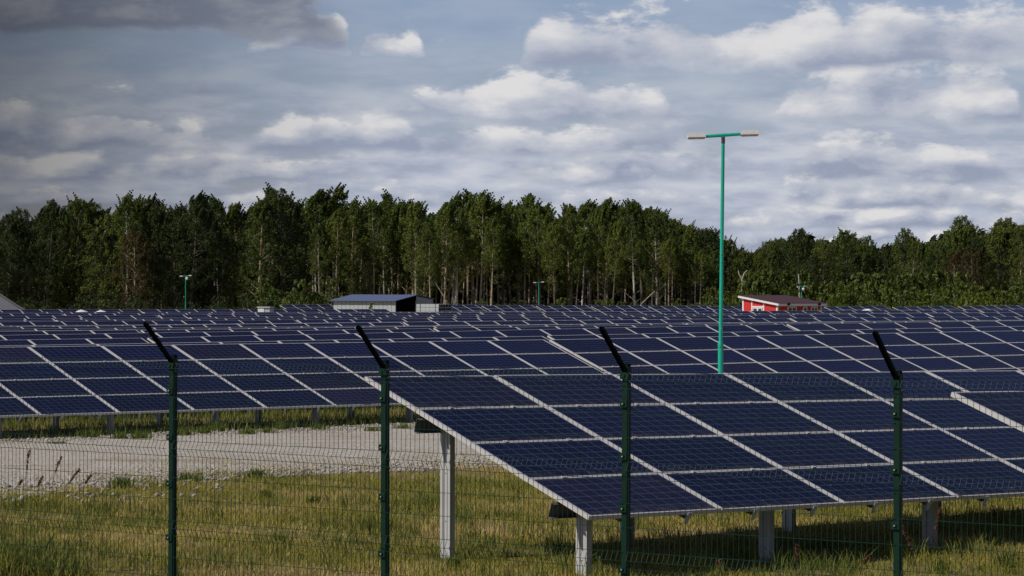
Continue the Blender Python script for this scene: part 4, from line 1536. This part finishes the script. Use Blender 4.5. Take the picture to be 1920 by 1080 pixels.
def meadow():
    r = np.random.default_rng(21)
    n = 420000
    Y = np.sqrt(r.uniform(17.5 ** 2, 46 ** 2, n))
    X = (r.uniform(-110, 2030, n) - CX) * Y / F_PX
    p = -S_ * X + C_ * Y
    edge = 34.3 + 1.5 * (pn(X, Y, 0.8, 1) - 0.5) * 2
    patch = pn(X, Y, 1.1, 2)
    fine = pn(X, Y, 4.5, 3)
    keep = r.uniform(0, 1, n) < np.clip((edge + 1.6 * (fine - 0.5) - p) / 2.6, 0, 1) * (0.30 + 0.70 * fine)
    # sparse blades on the gravel
    sparse = (p > 33) & (p < 40) & (r.uniform(0, 1, n) < 0.16 * (pn(X, Y, 0.9, 9) > 0.56))
    keep |= sparse
    X, Y, patch, fine, p = X[keep], Y[keep], patch[keep], fine[keep], p[keep]
    m = len(X)
    green = np.clip(0.25 + 0.9 * patch, 0, 1)
    tint = np.clip(r.uniform(0, 1, m) * 0.75 + 0.85 * (1 - green), 0, 1)
    tint = np.clip(tint + 0.7 * (pn(X, Y, 0.5, 14) - 0.5) + 0.25 * np.clip((p - 24) / 6, -0.6, 0.6) * (p < 31), 0, 1)
    h = (0.035 + 0.060 * r.uniform(0, 1, m) ** 1.5) * (0.7 + 0.8 * fine) * (0.85 + 0.3 * patch)
    w = r.uniform(0.005, 0.010, m)
    o = obj('short_grass', blades('short_grass', X, Y, h, w, 0.97, M['grass'], 22, tint))
    o['kind'] = 'stuff'
    tag(o, 'short dry yellow green grass in front of the gravel', 'grass')
    # taller tufts mixed in
    n = 1500
    Y = np.sqrt(r.uniform(18 ** 2, 36 ** 2, n))
    X = (r.uniform(-110, 2030, n) - CX) * Y / F_PX
    p = -S_ * X + C_ * Y
    k = (p < 32.6) & (pn(X, Y, 0.9, 6) > 0.45)
    X, Y = X[k], Y[k]
    reps = 16
    X = np.repeat(X, reps) + r.normal(0, .05, len(X) * reps)
    Y = np.repeat(Y, reps) + r.normal(0, .05, len(Y) * reps)
    m = len(X)
    o = obj('tufted_grass', blades('tufted_grass', X, Y, r.uniform(.10, .26, m), r.uniform(.006, .011, m), 0.7, M['grass_tall'], 23, r.uniform(0, 1, m) ** 1.3))
    o['kind'] = 'stuff'
    tag(o, 'taller green tufts scattered through the dry grass', 'grass')
    # strip of rank grass under the first field row
    n = 46000
    p = r.uniform(46.2, 53.5, n)
    t = r.uniform(18, 62, n)
    X, Y = pt2xy(p, t)
    px_ = CX + F_PX * X / Y
    k = (px_ > -120) & (px_ < 1050) & (r.uniform(0, 1, n) < 0.25 + pn(X, Y, 1.6, 8)) & (r.uniform(0, 1, n) < np.clip((p - 46.0) / 0.9, 0.06, 1))
    X, Y = X[k], Y[k]
    m = len(X)
    o = obj('rank_grass', blades('rank_grass', X, Y, r.uniform(.05, .24, m) * (0.5 + pn(X, Y, 2.2, 31)), r.uniform(.009, .016, m), 0.75, M['grass_tall'], 24, r.uniform(0, 1, m) * .9 + .2))
    o['kind'] = 'stuff'
    tag(o, 'rank grass under and before the first row behind the gravel', 'grass')


meadow()


def tuft(X, Y, hgt, n, spread, label, group, seed, wd=0.008, lean=0.7, dry=0.3):
    r = np.random.default_rng(seed)
    x = r.normal(0, spread, n)
    y = r.normal(0, spread, n)
    gz = float(ground_z(X, Y))
    me = blades('grass_tuft', x, y, r.uniform(.45, 1, n) * hgt, r.uniform(.7, 1.3, n) * wd, lean, M['grass_tall'], seed, r.uniform(0, 1, n) * .6 + dry * r.uniform(0, 1, n), base_z=np.zeros(n))
    o = obj('grass_tuft', me, None, Matrix.Translation((X, Y, gz)))
    tag(o, label, 'grass tuft', group)


def ground_at(pxx, pyy):
    d = EYE * F_PX / (pyy - YH)
    for _ in range(4):
        d = (EYE - float(ground_z(at(pxx, d), d))) * F_PX / (pyy - YH)
    return at(pxx, d), d


# weeds on the gravel
for n, (a, b, h) in enumerate(sorted([(172, 824, .22), (227, 827, .2), (265, 827, .24), (345, 820, .22), (382, 816, .2), (410, 812, .25), (465, 818, .18), (530, 808, .22),
                               (108, 838, .1), (500, 815, .16), (600, 808, .16), (355, 905, .16), (228, 918, .2), (480, 902, .2), (700, 812, .14), (760, 806, .14), (820, 802, .12)])):
    x, y = ground_at(a, b)
    tuft(x, y, h * 1.15, 120, 0.085, 'small green weed tuft on the pale gravel, %s from the left' % ordn(n + 1), 'weed tufts on the gravel', 300 + n, 0.016, 0.75, 0.05)
# the lush clump at the lower left corner and others at the bottom edge
for n, (a, b, h, k, lab) in enumerate([
        (45, 1075, .50, 420, 'lush clump of long green grass at the lower left corner by the fence'),
        (15, 1088, .46, 320, 'long green grass clump cut off by the lower left corner'),
        (105, 1088, .40, 220, 'arching green grass clump just right of the lower left corner'),
        (328, 1100, .26, 90, 'grass tuft at the foot of the leftmost fence post'),
        (850, 1062, .14, 130, 'grass tuft around the foot of the lit table leg'),
        (500, 935, .16, 120, 'green grass tuft on the near border of the gravel'),
        (590, 945, .15, 120, 'yellow green tuft in the dry grass left of the second fence post'),
        (1890, 1062, .3, 90, 'upright grass clump at the lower right edge in the shade'),
        (1765, 1075, .26, 70, 'wispy pale grass clump right of the rightmost fence post')]):
    x, y = ground_at(a, b)
    tuft(x, y, h, k, 0.15 if h > .3 else (0.05 if h > .14 else 0.03), lab, 'larger grass tufts', 340 + n, 0.010, 0.85, 0.75 if h > .3 else 0.3)


def stalk(pxx, py0, py1, dep_shift, bend, label, seed, head=True):
    """tall rusty grass stalk with a seed head"""
    X, Y = ground_at(pxx, py0)
    gz = float(ground_z(X, Y))
    Hh = (py0 - py1) * Y / F_PX
    r = np.random.default_rng(seed)
    root = empty('grass_stalk', label, 'grass stalk', (X, Y, gz), 0, 'rusty seed stalks')
    pts = [(bend * f ** 1.7 * Hh, 0, Hh * f) for f in (0, .25, .5, .75, 1.0)]
    obj('stem', MB().tube(pts, [.0035, .0032, .003, .0026, .002], 4).mesh('stalk_stem', M['stalk']), root)
    n = 60
    f = r.uniform(0.55, 1.0, n)
    x = bend * f ** 1.7 * Hh + r.normal(0, .007, n)
    v, q, ti = leaves(r, np.stack([x, r.normal(0, .007, n), f * Hh], 1), np.full(n, .010), 4, 0.011, squash=1.6)
    obj('seed_head', mesh_np('seed_head', v, q, mats=[M['stalk']], tint=ti), root)


for n, (a, b0, b1, bd, lab) in enumerate([
        (48, 930, 846, 0.10, 'rusty grass stalk standing leftmost over the gravel'),
        (98, 925, 858, 0.28, 'rusty grass stalk second from the left over the gravel'),
        (122, 935, 882, 0.55, 'rusty stalk bending right, third from the left over the gravel'),
        (33, 925, 902, 0.45, 'short rusty stalk low at the left edge of the gravel'),
        (68, 930, 896, 0.4, 'short rusty stalk between the two tallest on the left'),
        (155, 928, 893, 0.5, 'short rusty stalk rightmost of the left group'),
        (1722, 1078, 985, -0.32, 'rusty stalk curving left, right beside the rightmost fence post'),
        (1752, 1050, 950, 0.12, 'tall rusty stalk before the far right table leg'),
        (1350, 1085, 1050, 0.05, 'short rusty stalk at the bottom edge before the shaded legs'),
        (1495, 1080, 1020, 0.02, 'pale rusty stalk in the shade under the near table'),
        (1615, 1075, 1038, 0.5, 'bent rusty stalk in the shade left of the rightmost post')]):
    stalk(a, b0, b1, 0, bd, lab, 400 + n)

scene.cycles.max_bounces = 4
scene.cycles.transparent_max_bounces = 4
scene.cycles.use_denoising = True
